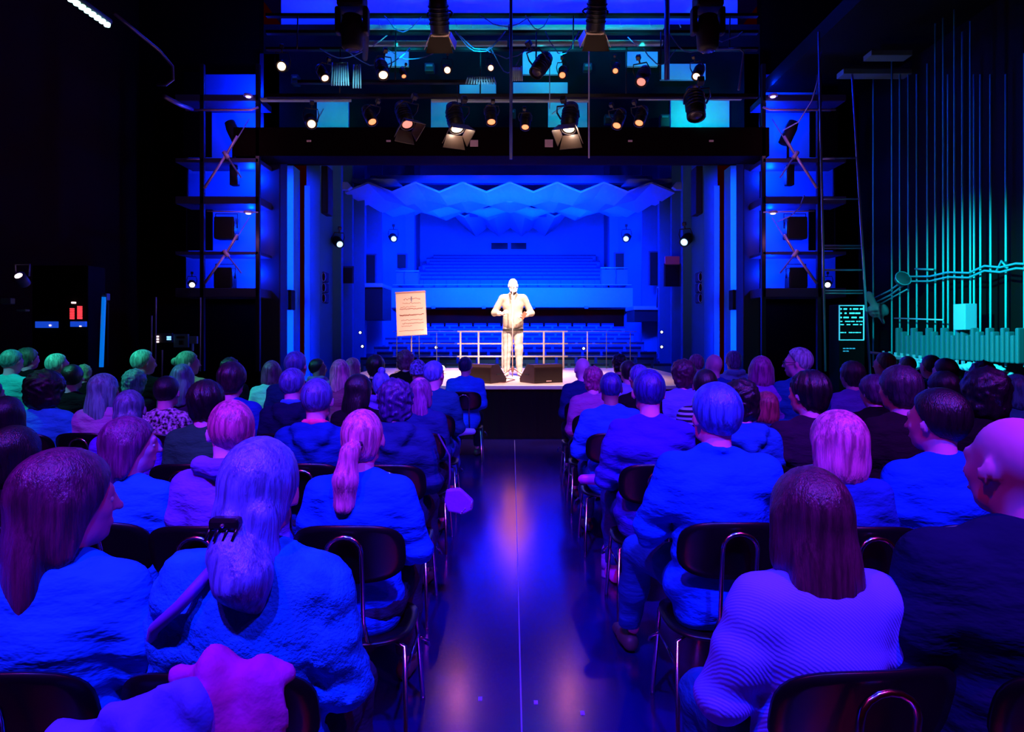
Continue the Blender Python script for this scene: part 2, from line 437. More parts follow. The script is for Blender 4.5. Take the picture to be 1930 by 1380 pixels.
def seated(x, ytop, d, hair, haircol, topcol, yaw=0, label='', rz=0, pose='lap', w=1.0, near=False, skin='skin', legcol=(.02, .03, .08),
           hood=False, collar=False, cowl=False, puffy=0.0, fold=.004, g=.014, topkw=None, hairkw=None, cross=0, top_name='sweater',
           shoecol=(.05, .05, .06), pitch=0.0, spec=None, face=False, seed=None, hscale=1.0, H=None, hairroll=0.0):
    seed = seed if seed is not None else int(x)
    z = (EYE - (ytop - HY) / FPX * d) if H is None else H
    add = {'bald': 0, 'short': .006, 'receding': .002, 'curly': .04, 'afro': .07, 'beanie': .03, 'topknot': .07}.get(hair, .018)
    sc = z / (1.308 + add)
    scl = min(max(sc, .86), 1.13)
    X = (x - CX) / FPX * d
    t = empty('person', (X, d, 0), label, 'person', rz=R(rz), scale=scl)
    if not near and yaw == 0: rq = random.Random(seed); yaw = rq.choice((-30, -15, 0, 15, 15)); pitch = rq.choice((-10, 0, 0, 5))
    yw = round(yaw / 15) * 15; hh = .0095 if near else .016
    pt = R(round(pitch / 10) * 10)
    bd = put('body', cached(('b', yw, pose, near, w, pitch, cross), lambda: body_mesh(R(yw), pose, .011 if near else .017, w, pt, cross)), MATS[skin], t)
    # top
    cm = topcol if isinstance(topcol, bpy.types.Material) else cloth(topcol)
    sv = seed if near else seed % 3
    put(top_name, cached(('s', pose, near, w, hood, collar, cowl, puffy, fold, g, sv), lambda: shirt_mesh(pose, .012 if near else .019, w, g, fold if near else .003, hood, collar, puffy, seed=sv, cowl=cowl)), cm, t)
    put('trousers', cached(('t', near, cross, w), lambda: trouser_mesh(.014 if near else .022, cross, w)), cloth(legcol), t)
    for s in (-1, 1):
        loc, rot = ((s*.125*w, .43, 0), (0, 0, R(-s*8)))
        if cross == 5: loc = (s*.22*w, .62, 0)
        if abs(cross) == 1 and s == cross:
            yv = Vector((-s*.9, -.05, .1)).normalized(); zv = Vector((0, .8, .6)); xv = yv.cross(zv).normalized(); zv = xv.cross(yv)
            loc, rot = ((-s*.17, .43, .585), Matrix((xv, yv, zv)).transposed().to_euler())
        put('shoe', cached('shoe', shoe_mesh), mat('shoe_%d_%d_%d' % tuple(int(c*99) for c in shoecol), shoecol, .5), t, loc, rot)
    if hair != 'bald':
        hm = haircol if isinstance(haircol, bpy.types.Material) else hairm(haircol)
        o = put('beanie' if hair == 'beanie' else 'hair', cached(('h', hair, near, seed if near else 0), lambda: hair_mesh(hair, hh if near else .014, seed)), hm, t, HC, (pt, R(hairroll), R(yw)))
        o.scale = (hscale,)*3
    if face:
        eyes(t, R(yw), pt)
    t['_d'] = d
    return t
def cloth(c):
    return mat('cloth_%03d_%03d_%03d' % tuple(int(v*255) for v in c), c, .92, bump=.8, bscale=6, bdist=.035, stretch=(1, 1, 2.3), var=.18, vscale=7, spec=.06)
def hairm(c):
    return mat('hair_%03d_%03d_%03d' % tuple(int(v*255) for v in c), c, .36, bump=.8, bscale=16, bdist=.005, stretch=(14, 14, 1.2), var=.6, vscale=5, spec=.7)
def knit(name, c):
    return mat(name, c, .9, bump=.22, wave=(55, 2.0, 'DIAGONAL'), bdist=.004, spec=.08)
mat('skin', (.85, .30, .55), .5, var=.12, vscale=5)
mat('skin_pale', (.95, .45, .75), .45, var=.08, vscale=5)
mat('skin_dark', (.30, .12, .16), .5, var=.12, vscale=5)
# ------------------------------------------------------------ chairs
def make_chair():
    t = empty('chair', (0, 0, 0))
    blk = mat('chair_black', (.004, .0035, .006), .35, spec=.3); chrome = mat('chrome', (.75, .75, .8), .16, 1.0)
    # seat shell: dished rounded slab
    def shell(fn, nu=12, nv=10, th=.012):
        vs, fs = [], []
        for side in (0, 1):
            for j in range(nv + 1):
                for i in range(nu + 1):
                    u = i / nu * 2 - 1; v = j / nv * 2 - 1
                    # superellipse outline
                    r = max(abs(u), abs(v)) / max((abs(u)**3.2 + abs(v)**3.2)**(1/3.2), 1e-6) if (u or v) else 1
                    vs.append(fn(u * r, v * r, side * th))
        n = (nu + 1) * (nv + 1)
        for j in range(nv):
            for i in range(nu):
                a = j*(nu+1)+i; b, c, d = a+1, a+nu+2, a+nu+1
                fs.append((a, d, c, b)); fs.append((n+a, n+b, n+c, n+d))
        for i in range(nu): fs.append((i, i+1, n+i+1, n+i)); a = nv*(nu+1)+i; fs.append((a, n+a, n+a+1, a+1))
        for j in range(nv): a = j*(nu+1); fs.append((a, n+a, n+a+nu+1, a+nu+1)); a += nu; fs.append((a, a+nu+1, n+a+nu+1, n+a))
        return vs, fs
    s = MB(); s.add(*shell(lambda u, v, h: (u*.215, .02+v*.20, .418 - .018*(1-u*u) + .012*v*v - (h if h else 0))), True); s.build('seat', blk, t)
    b = MB(); b.add(*shell(lambda u, v, h: (u*.205, -.215 + .045*u*u - .035*v - h, .755 + v*.115)), True); b.build('backrest', blk, t)
    h = MB(); pts = [(-.062, -.15, .40), (-.062, -.235, .52), (-.062, -.262, .76)]
    pts += [(-.062 + .062*(1-math.cos(a)), -.265, .78 + .052*math.sin(a)) for a in [math.pi*i/8 for i in range(9)]]
    pts += [(.062, -.262, .76), (.062, -.235, .52), (.062, -.15, .40)]
    h.tube(pts, .0085, 8); h.build('back_hoop', chrome, t)
    for sx in (-1, 1):
        for sy, y0, y1 in ((1, .16, .21), (-1, -.14, -.23)):
            MB().tube([(sx*.10, y0*.5, .395), (sx*.195, y0, .388), (sx*.215, y1, .02), (sx*.215, y1, .0)], [.010, .010, .010, .012], 8).build('leg', chrome, t)
        MB().tube([(sx*.202, -.16, .30), (sx*.202, .17, .30)], .006, 6).build('stretcher', chrome, t)
        c = MB(); c.tube([(sx*.235, .0, .36), (sx*.26, .03, .33), (sx*.26, .06, .30), (sx*.245, .08, .30)], .006, 6); c.build('row_link', chrome, t)
    return t
CHAIR = make_chair(); CHAIR_USED = [False]
def chair_at(x, y, rz, label, group):
    if not CHAIR_USED[0]: c = CHAIR; CHAIR_USED[0] = True
    else: c = copy_tree(CHAIR)
    c.location = (x, y, 0); c.rotation_euler = (0, 0, rz)
    tag(c, label, 'chair', group); return c

ROWD = {0: 1.02, 1: 1.60, 2: 2.62, 3: 3.72, 4: 4.82, 5: 5.92, 6: 7.0, 7: 8.08}
ORD = {0: 'partly visible', 1: 'first', 2: 'second', 3: 'third', 4: 'fourth', 5: 'fifth', 6: 'sixth', 7: 'seventh'}
NTH = ['nearest', 'second', 'third', 'fourth', 'fifth', 'sixth', 'seventh', 'eighth', 'ninth', 'tenth']
# base colours of hair and cloth, tinted towards the stage light
WHITE = (.22, .30, .95); GREY = (.20, .22, .75); SILV = (.17, .26, .95); BLOND = (.95, .22, .55); BROWN = (.30, .035, .10); DARK = (.035, .008, .03)
BLACKH = (.012, .004, .012); GREYB = (.10, .12, .5); PINKH = (.8, .12, .4); LTGREEN = (.25, .8, .6); REDB = (.35, .05, .22)
NAVY = (.012, .035, .16); BLUE = (.005, .14, .85); BRIGHT = (.01, .28, 1.0); DKBLUE = (.01, .06, .4); BLACK = (.010, .006, .012); VIOL = (.18, .12, .8)
MAUVE = (.35, .10, .35); TEALC = (.02, .45, .6); LT = (.35, .6, .9); PURP = (.22, .06, .6); DKTEAL = (.01, .10, .22)
PEOPLE = [
 # x, ytop, row, hair, hair colour, top colour, clothing, options
 # left block -----------------------------------------------------
 (480, 826, 1, 'lowpony', SILV, 'FLUFFY', 'fluffy bright blue cardigan', dict(near=True, w=1.0, yaw=0, cowl=False, puffy=.006, fold=.006, g=.022, seed=5, pitch=5, hscale=1.06, top_name='cardigan', hairroll=4)),
 (112, 850, 1, 'long', (.13, .012, .09), BRIGHT, 'bright blue top, head turned', dict(near=True, yaw=-45, pose='wide', w=.98, seed=11, hscale=1.08, face=True, cowl=False, g=.02, hairroll=0)),
 (-262, 800, 1, 'long', REDB, VIOL, 'violet sleeve', dict(near=True, yaw=0, pose='wide', w=1.08, seed=2, g=.03, rz=-8)),
 (680, 768, 2, 'pony', BLOND, BLUE, 'bright blue jumper', dict(near=True, yaw=0, w=.98, seed=3, g=.018, pose='wide', fold=.005, hscale=.98, pitch=-5)),
 (428, 757, 2, 'short', PINKH, VIOL, 'violet cowl-neck jumper', dict(near=True, yaw=30, w=.95, seed=8, cowl=True, skin='skin_pale', pitch=0, face=True)),
 (238, 783, 2, 'long', (.20, .03, .20), BRIGHT, 'blue sleeveless waistcoat', dict(near=True, yaw=-60, w=.92, seed=13, face=True, cowl=False, top_name='waistcoat')),
 (20, 800, 2, 'bob', BLACKH, BLACK, 'black jacket', dict(near=True, w=.95)),
 (595, 715, 3, 'short', GREYB, (.005, .05, .30), 'navy hooded sweatshirt', dict(near=True, hood=True, w=1.0, seed=21, yaw=0, fold=.006, top_name='hoodie')),
 (742, 705, 3, 'curly', (.06, .02, .22), NAVY, 'navy blue hooded jacket', dict(near=True, hood=True, w=1.05, seed=22, yaw=15, fold=.006, top_name='jacket', skin='skin', hscale=.86)),
 (385, 716, 3, 'shaggy', BLACKH, (.02, .16, .06), 'green raincoat', dict(near=True, w=.95, seed=23, top_name='raincoat', hood=False)),
 (238, 731, 3, 'lowpony', (.14, .22, .35), (.12, .03, .7), 'violet blouse', dict(near=True, w=.88, seed=24, yaw=15, top_name='blouse', hscale=.95)),
 (5, 745, 3, 'bob', BLACKH, (.03, .16, .10), 'dark green coat', dict(w=1.0, top_name='coat')),
 (550, 695, 4, 'short', GREYB, (.008, .012, .05), 'black jacket, blue collar', dict(w=1.02, collar=False, yaw=-15, top_name='jacket', hood=True)),
 (676, 703, 4, 'long', BLACKH, BLACK, 'black top, dark hair loose', dict(w=.9, yaw=0)),
 (792, 707, 4, 'verylong', (.32, .06, .35), NAVY, 'navy jacket with narrow shoulders', dict(w=.88, yaw=-15, top_name='jacket', near=True, seed=31, hscale=.88)),
 (434, 682, 4, 'shaggy', DARK, DKBLUE, 'dark blue shirt', dict(w=1.0, top_name='shirt')),
 (311, 710, 4, 'short', BLACKH, 'PATTERN', 'dark flecked jumper', dict(w=.9, near=True, seed=33)),
 (192, 702, 4, 'long', LTGREEN, (.6, .35, .65), 'pale pink cardigan', dict(w=.9, near=True, seed=34, yaw=-15, top_name='cardigan')),
 (82, 690, 4, 'afro', BLACKH, (.03, .6, .85), 'pale blue shirt', dict(w=1.02, near=True, seed=35, hscale=.9, top_name='shirt')),
 (-28, 712, 4, 'bob', BLACKH, DKTEAL, 'dark teal pullover', dict(w=1.0)),
 (556, 663, 5, 'short', GREYB, (.008, .02, .10), 'navy jacket, sitting tall', dict(w=1.05, top_name='jacket', yaw=-15)),
 (718, 677, 5, 'topknot', SILV, VIOL, 'pale violet scarf', dict(w=.9, cowl=True, H=1.27)),
 (818, 681, 5, 'short', SILV, DKTEAL, 'dark teal waxed jacket', dict(w=1.0, top_name='jacket', yaw=-30, pose='knees', cross=-1, legcol=(.03, .12, .5), shoecol=(.5, .6, .9))),
 (340, 685, 5, 'long', (.14, .20, .35), (.08, .03, .12), 'dusky shawl', dict(w=.88, top_name='shawl')),
 (250, 691, 5, 'curly', (.10, .35, .32), BLACK, 'black cardigan', dict(w=.9, hscale=.88, top_name='cardigan')),
 (132, 688, 5, 'short', BLACKH, BLACK, 'black shirt', dict(w=.95, top_name='shirt')),
 (510, 672, 6, 'bob', (.25, .06, .20), LTGREEN, 'pale mint blouse', dict(w=.95, yaw=15, top_name='blouse', H=1.28)),
 (639, 676, 6, 'long', BLOND, (.4, .05, .2), 'dark pink top', dict(w=.88)),
 (706, 668, 6, 'shaggy', BLACKH, BLACK, 'black hooded coat', dict(w=.85, hood=True, top_name='coat')),
 (787, 676, 6, 'beanie', 'BEANIE', (.02, .02, .10), 'black jacket and patterned hat', dict(w=.95, top_name='jacket')),
 (431, 668, 6, 'curly', DARK, BLACK, 'black top, partly hidden', dict(w=.9, hscale=.8)),
 (352, 660, 6, 'bun', (.25, .55, .40), (.5, .3, .2), 'tan jacket, looking right', dict(w=.95, yaw=-60, face=True, top_name='jacket')),
 (268, 661, 6, 'short', (.35, .9, .8), BLACK, 'black jumper, head turned right', dict(w=.95, yaw=-45, hscale=1.05)),
 (105, 667, 6, 'short', (.35, .9, .8), (.05, .15, .15), 'dark grey pullover', dict(w=.95, yaw=-30)),
 (18, 660, 6, 'short', (.1, .4, .4), (.05, .5, .6), 'light teal shirt', dict(w=.95, yaw=0, top_name='shirt')),
 (598, 683, 7, 'short', BLACKH, (.3, .2, .5), 'grey scarf, looking right', dict(w=.9, yaw=-60, face=True, skin='skin_dark', cowl=True, H=1.25)),
 (664, 673, 7, 'bob', PINKH, (.4, .08, .3), 'pink jacket', dict(w=.9, yaw=-15, top_name='jacket')),
 (765, 655, 7, 'curly', REDB, BLACK, 'black jacket, sitting tall', dict(w=.9, hscale=.85, top_name='jacket')),
 (877, 674, 7, 'short', (.01, .015, .12), (.02, .22, .95), 'bright blue jumper, alone', dict(w=1.05, yaw=0, g=.02, H=1.27)),
 (50, 655, 7, 'shaggy', (.06, .14, .12), BLACK, 'black fleece', dict(w=.95, yaw=-30)),
 (155, 682, 7, 'curly', (.3, .45, .3), BLACK, 'dark knitted waistcoat', dict(w=.9, hscale=.8)),
 # right block ----------------------------------------------------
 (1537, 880, 1, 'long', (.10, .012, .055), 'KNIT', 'pale violet cable-knit jumper', dict(near=True, yaw=0, w=.98, seed=41, g=.024, pose='wide', fold=.004, hscale=1.02, rz=6, legcol=(.01, .10, .35))),
 (1930, 790, 1, 'bald', None, (.008, .014, .06), 'broad dark navy jacket', dict(near=True, yaw=15, w=1.3, seed=42, g=.028, top_name='jacket', skin='skin', hscale=1.0, collar=True)),
 (1352, 727, 2, 'short', (.05, .16, .80), BLUE, 'plain blue shirt', dict(near=True, yaw=15, w=1.1, seed=43, g=.022, fold=.009, pose='folded', collar=True, top_name='shirt', hscale=1.06, legcol=(.01, .09, .4), cross=5)),
 (1584, 777, 2, 'bob', BLOND, DKBLUE, 'dark blue denim jacket', dict(near=True, yaw=15, w=.92, seed=44, cowl=False, collar=True, top_name='jacket', hscale=1.12)),
 (1775, 738, 2, 'short', BLACKH, BLUE, 'bright blue shirt', dict(near=True, yaw=30, w=1.0, seed=45, pitch=0, g=.018, top_name='shirt', hscale=1.06)),
 (1225, 698, 3, 'short', (.03, .02, .35), (.04, .03, .55), 'smooth indigo jumper', dict(near=True, yaw=0, w=1.08, seed=46, fold=.009, pose='knees', cross=1, legcol=(.02, .05, .3), shoecol=(.6, .04, .75))),
 (1400, 705, 3, 'curly', BLACKH, (.01, .12, .5), 'blue hooded sweatshirt', dict(near=True, hood=True, w=.95, seed=47, top_name='hoodie', hscale=.85)),
 (1528, 697, 3, 'shaggy', BLACKH, (.03, .01, .04), 'black coat, broad sleeves', dict(near=True, yaw=30, w=1.0, seed=48, top_name='coat')),
 (1700, 688, 3, 'shaggy', (.06, .03, .07), (.02, .008, .02), 'black pullover', dict(w=1.0)),
 (1862, 690, 3, 'curly', BLACKH, BLACK, 'black padded coat', dict(w=1.0, top_name='coat')),
 (1152, 703, 4, 'receding', (.03, .02, .30), (.015, .12, .75), 'blue round-neck jumper', dict(near=True, w=1.05, seed=51, skin='skin_dark', fold=.006, pose='wide', legcol=(.02, .06, .3))),
 (1332, 697, 4, 'short', BLACKH, 'STRIPE', 'striped top', dict(near=True, w=.95, yaw=-15, seed=52)),
 (1445, 738, 4, 'bob', (.4, .06, .12), NAVY, 'dark cardigan, sitting low', dict(w=.85, yaw=15, top_name='cardigan')),
 (1650, 706, 4, 'shaggy', (.10, .03, .14), BLACK, 'black shirt with collar', dict(w=.95, collar=True, top_name='shirt')),
 (1782, 700, 4, 'shaggy', BLACKH, BLACK, 'dark roll-neck jumper', dict(w=.95, cowl=True)),
 (1922, 704, 4, 'bob', (.05, .4, .35), (.03, .3, .3), 'teal cardigan', dict(w=.95, top_name='cardigan')),
 (1118, 683, 5, 'curly', (.45, .05, .25), MAUVE, 'mauve top', dict(w=.95, yaw=15, hscale=.8)),
 (1205, 688, 5, 'short', (.15, .12, .7), BLACK, 'black sweatshirt, half hidden', dict(w=.9)),
 (1288, 673, 5, 'curly', (.09, .01, .06), (.15, .2, .85), 'lilac top', dict(w=.95, hscale=.92, yaw=15)),
 (1437, 669, 5, 'bob', (.4, .05, .35), PURP, 'purple jumper', dict(w=.95, yaw=-15)),
 (1507, 656, 5, 'short', (.6, .75, .9), (.01, .12, .35), 'teal jacket, head turned left', dict(w=1.0, yaw=60, face=True, top_name='jacket', near=True, seed=58)),
 (1608, 680, 5, 'shaggy', (.05, .015, .04), (.12, .10, .5), 'dark violet coat', dict(w=.95, top_name='coat', yaw=15)),
 (1785, 676, 5, 'short', BLACKH, BLACK, 'black blazer', dict(w=.9, top_name='blazer')),
 (1855, 674, 5, 'curly', BLACKH, (.01, .02, .02), 'charcoal jumper', dict(w=.9, hscale=.85)),
 (1098, 675, 6, 'bald', None, NAVY, 'navy jacket, leaning in', dict(w=.95, yaw=15, skin='skin_pale', top_name='jacket')),
 (1184, 678, 6, 'bun', DARK, (.3, .35, .9), 'pale blue top', dict(w=.85)),
 (1347, 668, 6, 'bald', None, DKBLUE, 'dark blue fleece', dict(w=.95, skin='skin')),
 (1432, 690, 6, 'bald', None, BLACK, 'black jacket, sitting low', dict(w=.9, skin='skin_pale', top_name='jacket')),
 (1670, 665, 6, 'short', (.2, .35, .3), BLACK, 'dark collarless coat', dict(w=.95, yaw=30, top_name='coat')),
 (1757, 670, 6, 'short', (.03, .15, .14), (.02, .3, .3), 'dark teal shirt', dict(w=.95, top_name='shirt')),
 (1168, 662, 7, 'curly', BLACKH, (.02, .01, .05), 'dark jumper, sitting tall', dict(w=.85, hscale=.8)),
 (1313, 668, 7, 'short', PINKH, MAUVE, 'dusky pink top', dict(w=.9)),
 (1384, 660, 7, 'shaggy', (.5, .2, .6), LT, 'thick light blue scarf', dict(w=.9, cowl=True, yaw=0, hscale=.95)),
 (1712, 672, 7, 'short', (.1, .25, .2), BLACK, 'black overcoat', dict(w=.95, top_name='coat')),
]
def special(c):
    if c == 'FLUFFY': return mat('fluffy_wool', (.01, .34, 1.0), .95, bump=.7, bscale=120, bdist=.006, spec=.08, var=.35, vscale=14)
    if c == 'KNIT': return knit('violet_knit', (.16, .20, 1.0))
    if c == 'BEANIE': return mat('patterned_wool', (.25, .3, .9), .9, bump=.4, var=.8, vscale=40)
    if c == 'PATTERN': return mat('flecked_wool', (.7, .6, .8), .9, bump=.4, var=.99, vscale=45, var2=(.006, .004, .01))
    if c == 'STRIPE':
        m = mat('striped_jersey', (.3, .45, .95), .9)
        nt = m.node_tree; b = nt.nodes['Principled BSDF']; w = nt.nodes.new('ShaderNodeTexWave'); w.bands_direction = 'Z'; w.inputs['Scale'].default_value = 9
        cr = nt.nodes.new('ShaderNodeValToRGB'); cr.color_ramp.elements[0].position = .55; cr.color_ramp.elements[1].position = .62
        cr.color_ramp.elements[0].color = (.006, .006, .02, 1); cr.color_ramp.elements[1].color = (.3, .45, .95, 1)
        mp = [n for n in nt.nodes if n.type == 'MAPPING'][0]
        nt.links.new(mp.outputs[0], w.inputs[0]); nt.links.new(w.outputs['Fac'], cr.inputs[0]); nt.links.new(cr.outputs[0], b.inputs['Base Color'])
        return m
    return c
SEATS = {}
for p in PEOPLE: SEATS.setdefault((p[2], p[0] < CX), []).append(p)
WHO = {}
for (row, left), ps in SEATS.items():
    ps.sort(key=lambda p: abs(p[0] - CX))
    for n, p in enumerate(ps):
        x, yt, r, hair, hc, tc, txt, kw = p
        kw = dict(kw); d = ROWD[row] + random.Random(int(x) + 5).uniform(-.03, .03)
        blk = 'left' if left else 'right'
        where = '%s row from camera, %s block, %s from aisle' % (ORD[row], blk, NTH[n])
        where = where.replace('nearest from aisle', 'nearest aisle')
        o = seated(x, yt, d, hair, special(hc), special(tc), kw.pop('yaw', 0), 'person in %s, %s' % (txt, where), R(kw.pop('rz', 0)) * 57.29578, **kw)
        o['group'] = 'seated audience, %s block' % blk
        WHO[int(x)] = o
        if row <= 4 or n == 0:
            chair_at(o.location.x, d, o.rotation_euler.z, 'black shell chair with chrome frame, ' + where, 'audience chairs, %s block' % blk)
# ------------------------------------------------------------ the setting
M_BLACK = mat('black_wall', (.012, .0015, .0012), .9, spec=.1)
M_MATT = mat('matt_black', (.008, .006, .010), .7)
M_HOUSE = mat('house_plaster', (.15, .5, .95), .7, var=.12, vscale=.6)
M_SIDE = mat('side_plaster_shaded', (.06, .26, .55), .75, var=.12, vscale=.6, spec=.1)  # plaster darkened on the side walls to stand in for weaker light
M_HOUSE2 = mat('house_panel_dark', (.05, .10, .25), .6)
M_CLOUD = mat('ceiling_cloud_white', (.3, .55, 1.0), .6)
M_STEEL = mat('painted_steel', (.35, .33, .45), .35, .6)
M_DSTEEL = mat('black_steel', (.015, .015, .03), .4, .3)
M_CHROME = MATS['chrome']
# floor
fm = mat('stage_floor_vinyl', (.003, .004, .12), .15, var=.35, vscale=1.3, spec=1.0, bump=.12, bscale=5, bdist=.004)
b_ = fm.node_tree.nodes['Principled BSDF']; b_.inputs['Specular Tint'].default_value = (1, .55, .95, 1)
gl = fm.node_tree.nodes.new('ShaderNodeBsdfGlossy'); gl.inputs['Color'].default_value = (1, .34, .72, 1); gl.inputs['Roughness'].default_value = .18
fr_ = fm.node_tree.nodes.new('ShaderNodeFresnel'); fr_.inputs['IOR'].default_value = 3.0; mx_ = fm.node_tree.nodes.new('ShaderNodeMixShader')
b_.inputs['Specular IOR Level'].default_value = .0
for a_, c_ in ((fr_.outputs[0], mx_.inputs[0]), (b_.outputs[0], mx_.inputs[1]), (gl.outputs[0], mx_.inputs[2]), (mx_.outputs[0], fm.node_tree.nodes['Material Output'].inputs[0])): fm.node_tree.links.new(a_, c_)
struct('floor', MB().box((-9, -1.5, -.1), (9, 15.9, 0)), fm)
seam = struct('trim_1', MB().box((.035, .8, .0), (.041, 9.7, .0015)), mat('seam_tape', (.16, .12, .45), .4))
struct('ceiling', MB().box((-9, -1.5, 11.5), (9, 16.2, 11.7)), M_BLACK)
struct('wall_left', MB().box((-9.2, -1.5, 0), (-9, 16.2, 11.5)), M_BLACK)
wr = mat('right_wall_panels', (.0012, .004, .001), .7, spec=.15, bump=.3, bscale=3)
struct('wall_right', MB().box((8.2, 3.0, 0), (8.4, 16.2, 11.5)), wr)
# portal wall between the stage and the house
pw = MB()
for lo, hi in (((-9, 16, 0), (-6.1, 16.3, 11.5)), ((6.02, 16, 0), (9, 16.3, 11.5)), ((-6.1, 16, EYE + (HY-306)/FPX*16), (6.02, 16.3, 6.6))):
    pw.box(lo, hi)
struct('wall_portal', pw, M_BLACK)
for s in (-1, 1):
    x0, x1 = (489, 528) if s < 0 else (1401, 1432)
    tag(MB().rbox(*pbox(x0, 100, x1, 748, 15.2, .5), r=.02).build('portal_pillar', mat('pillar_paint', (.02, .02, .06), .5)),
        'black steel portal pillar standing %s of the stage opening' % ('left' if s < 0 else 'right'), 'pillar')

# ------------------------------------------------------------ stage
deck = empty('stage_platform', (0, 9.75, 0), 'low wooden stage platform with black skirt and pale front edge', 'stage')
def pp(o):  # keep world positions under a moved empty
    o.location = Vector(o.location) - o.parent.location; return o
ZS = .79
pp(MB().box((-3.0, 9.80, ZS-.06), (3.1, 14.9, ZS)).build('deck', mat('stage_boards', (.85, .62, .52), .35, bump=.25, wave=(1.6, 1, 'X'), var=.2, vscale=2.5, stretch=(1, .15, 1)), deck))
pp(MB().rbox((-3.0, 9.74, ZS-.05), (3.1, 9.84, ZS+.006), r=.006).build('front_edge', mat('edge_strip', (1, .92, .88), .5), deck))
sk = MB(); n = 120
poly = [(-3.0 + 6.1*i/n, 9.80 + .012*math.sin(i*1.7)) for i in range(n+1)] + [(3.1, 9.86), (-3.0, 9.86)]
sk.prism(poly, 0.0, ZS-.06, lambda u, w, t: Vector((u, w, t)))
pp(sk.build('skirt', mat('black_velvet', (.0025, .0012, .001), .95), deck))
for s in (-1, 1): pp(MB().box((s*3.03-.04, 9.9, 0), (s*3.03+.04, 14.8, ZS-.06)).build('side_frame', M_MATT, deck))
# safety railing at the rear of the deck
rail = empty('safety_railing', (0, 14.75, ZS), 'white metal safety railing along the rear of the stage, behind the presenter', 'railing')
wht = mat('white_rail_paint', (.85, .75, .72), .4); dk = mat('grey_rail_paint', (.10, .13, .35), .5)
def railbit(name, pts, r, m): pp_o = MB().tube([Vector(p) for p in pts], r, 6).build(name, m, rail); pp_o.location = -Vector(rail.location); return pp_o
dr = 14.75
for xp in (868, 902, 947, 1025, 1062, 1107): railbit('post', [P(xp, 625, dr), (P(xp, 694, dr).x, dr, ZS)], .024 if xp < 1100 else .014, wht)
for xp in (748, 790, 823, 1143, 1188): railbit('post', [P(xp, 627, dr), (P(xp, 694, dr).x, dr, ZS)], .011, dk)
for yp in (625, 648, 672):
    railbit('rail_bar', [P(862, yp, dr), P(1070, yp, dr)], .020, wht)
    railbit('rail_bar', [P(740, yp, dr), P(862, yp, dr)], .009, dk); railbit('rail_bar', [P(1070, yp, dr), P(1200, yp, dr)], .009, dk)
# stage monitors
def wedge(name_label, xp, w, h, d, rz):
    p = P(xp, HY, d); t = empty('stage_monitor', (p.x, d, ZS), name_label, 'loudspeaker', 'stage monitors', rz)
    cab = mat('monitor_cabinet', (.035, .012, .012), .45)
    prof = [(0, 0), (.40, 0), (.42, .06), (.20, h), (.03, h), (0, h*.85)]
    MB().prism(prof, -w/2, w/2, lambda u, ww, t_: Vector((t_, u, ww))).build('cabinet', cab, t)
    MB().rbox((-w/2+.02, -.006, .03), (w/2-.02, .0, h*.8), r=.003).build('back_panel', mat('monitor_panel', (.02, .008, .008), .3), t)
    MB().rbox((-.05, -.012, h*.08), (.05, -.004, h*.14), r=.002).build('socket_plate', mat('socket_plate', (.7, .5, .4), .4), t)
    for s in (-1, 1): MB().rbox((s*w/2-.012, .14, h*.42), (s*w/2+.012, .26, h*.50), r=.004).build('handle', M_MATT, t)
    return t
wedge('dark wedge monitor on the stage left of the presenter', 900, .52, .29, 10.3, R(-34))
wedge('dark wedge monitor on the stage right of the presenter', 1034, .54, .29, 10.3, R(32))
# flip chart
fc = P(775, HY, 13.0)
fl = empty('flip_chart', (fc.x, 13.0, ZS), 'white flip chart with handwritten lines on a single pole stand', 'flip chart')
paper = mat('paper', (.85, .66, .58), .8); ink = mat('marker_ink', (.32, .08, .06), .7)
FT = Matrix.Translation((0, 0, 1.17)) @ Matrix.Rotation(R(-3.2), 4, 'Y') @ Matrix.Rotation(R(-6), 4, 'X')
def ft(p): return FT @ Vector(p)
MB().rbox((-.295, .0, -.44), (.295, .02, .42), r=.004, M=FT).build('board', mat('board_white', (.7, .55, .5), .5), fl)
MB().box((-.285, -.008, -.43), (.285, -.001, .40), M=FT).build('paper_pad', paper, fl)
MB().rbox((-.30, -.02, .40), (.30, .03, .435), r=.005, M=FT).build('clamp_bar', mat('clamp_bar', (.55, .3, .28), .4), fl)
rr = random.Random(4)
for (z, x0, x1, amp, rad) in ((.28, -.14, .20, .020, .004), (.20, -.16, .2, .018, .003), (.13, -.20, .10, .015, .003), (.085, -.22, .24, .013, .005), (-.03, -.23, .25, .012, .006), (-.045, -.22, .1, .010, .003),
                              (-.13, -.2, .22, .012, .003), (-.20, -.18, .24, .014, .004), (-.25, -.2, .02, .015, .003), (-.34, -.25, .24, .004, .003)):
    pts = []; x = x0; k = 0
    while x < x1:
        pts.append(ft((x, -.010, z + rr.uniform(-1, 1)*amp*(1 if k % 5 else .1)))); x += rr.uniform(.008, .02); k += 1
    MB().tube(pts, rad*1.1, 4).build('handwritten_line', ink, fl)
MB().tube([(0, .02, .04), (0, .03, 1.5)], .016, 8).build('pole', M_STEEL, fl)
for a in (90, 210, 330): MB().tube([(0, .02, .16), (.34*math.cos(R(a)), .02+.34*math.sin(R(a)), .012)], .011, 6).build('foot', M_STEEL, fl)
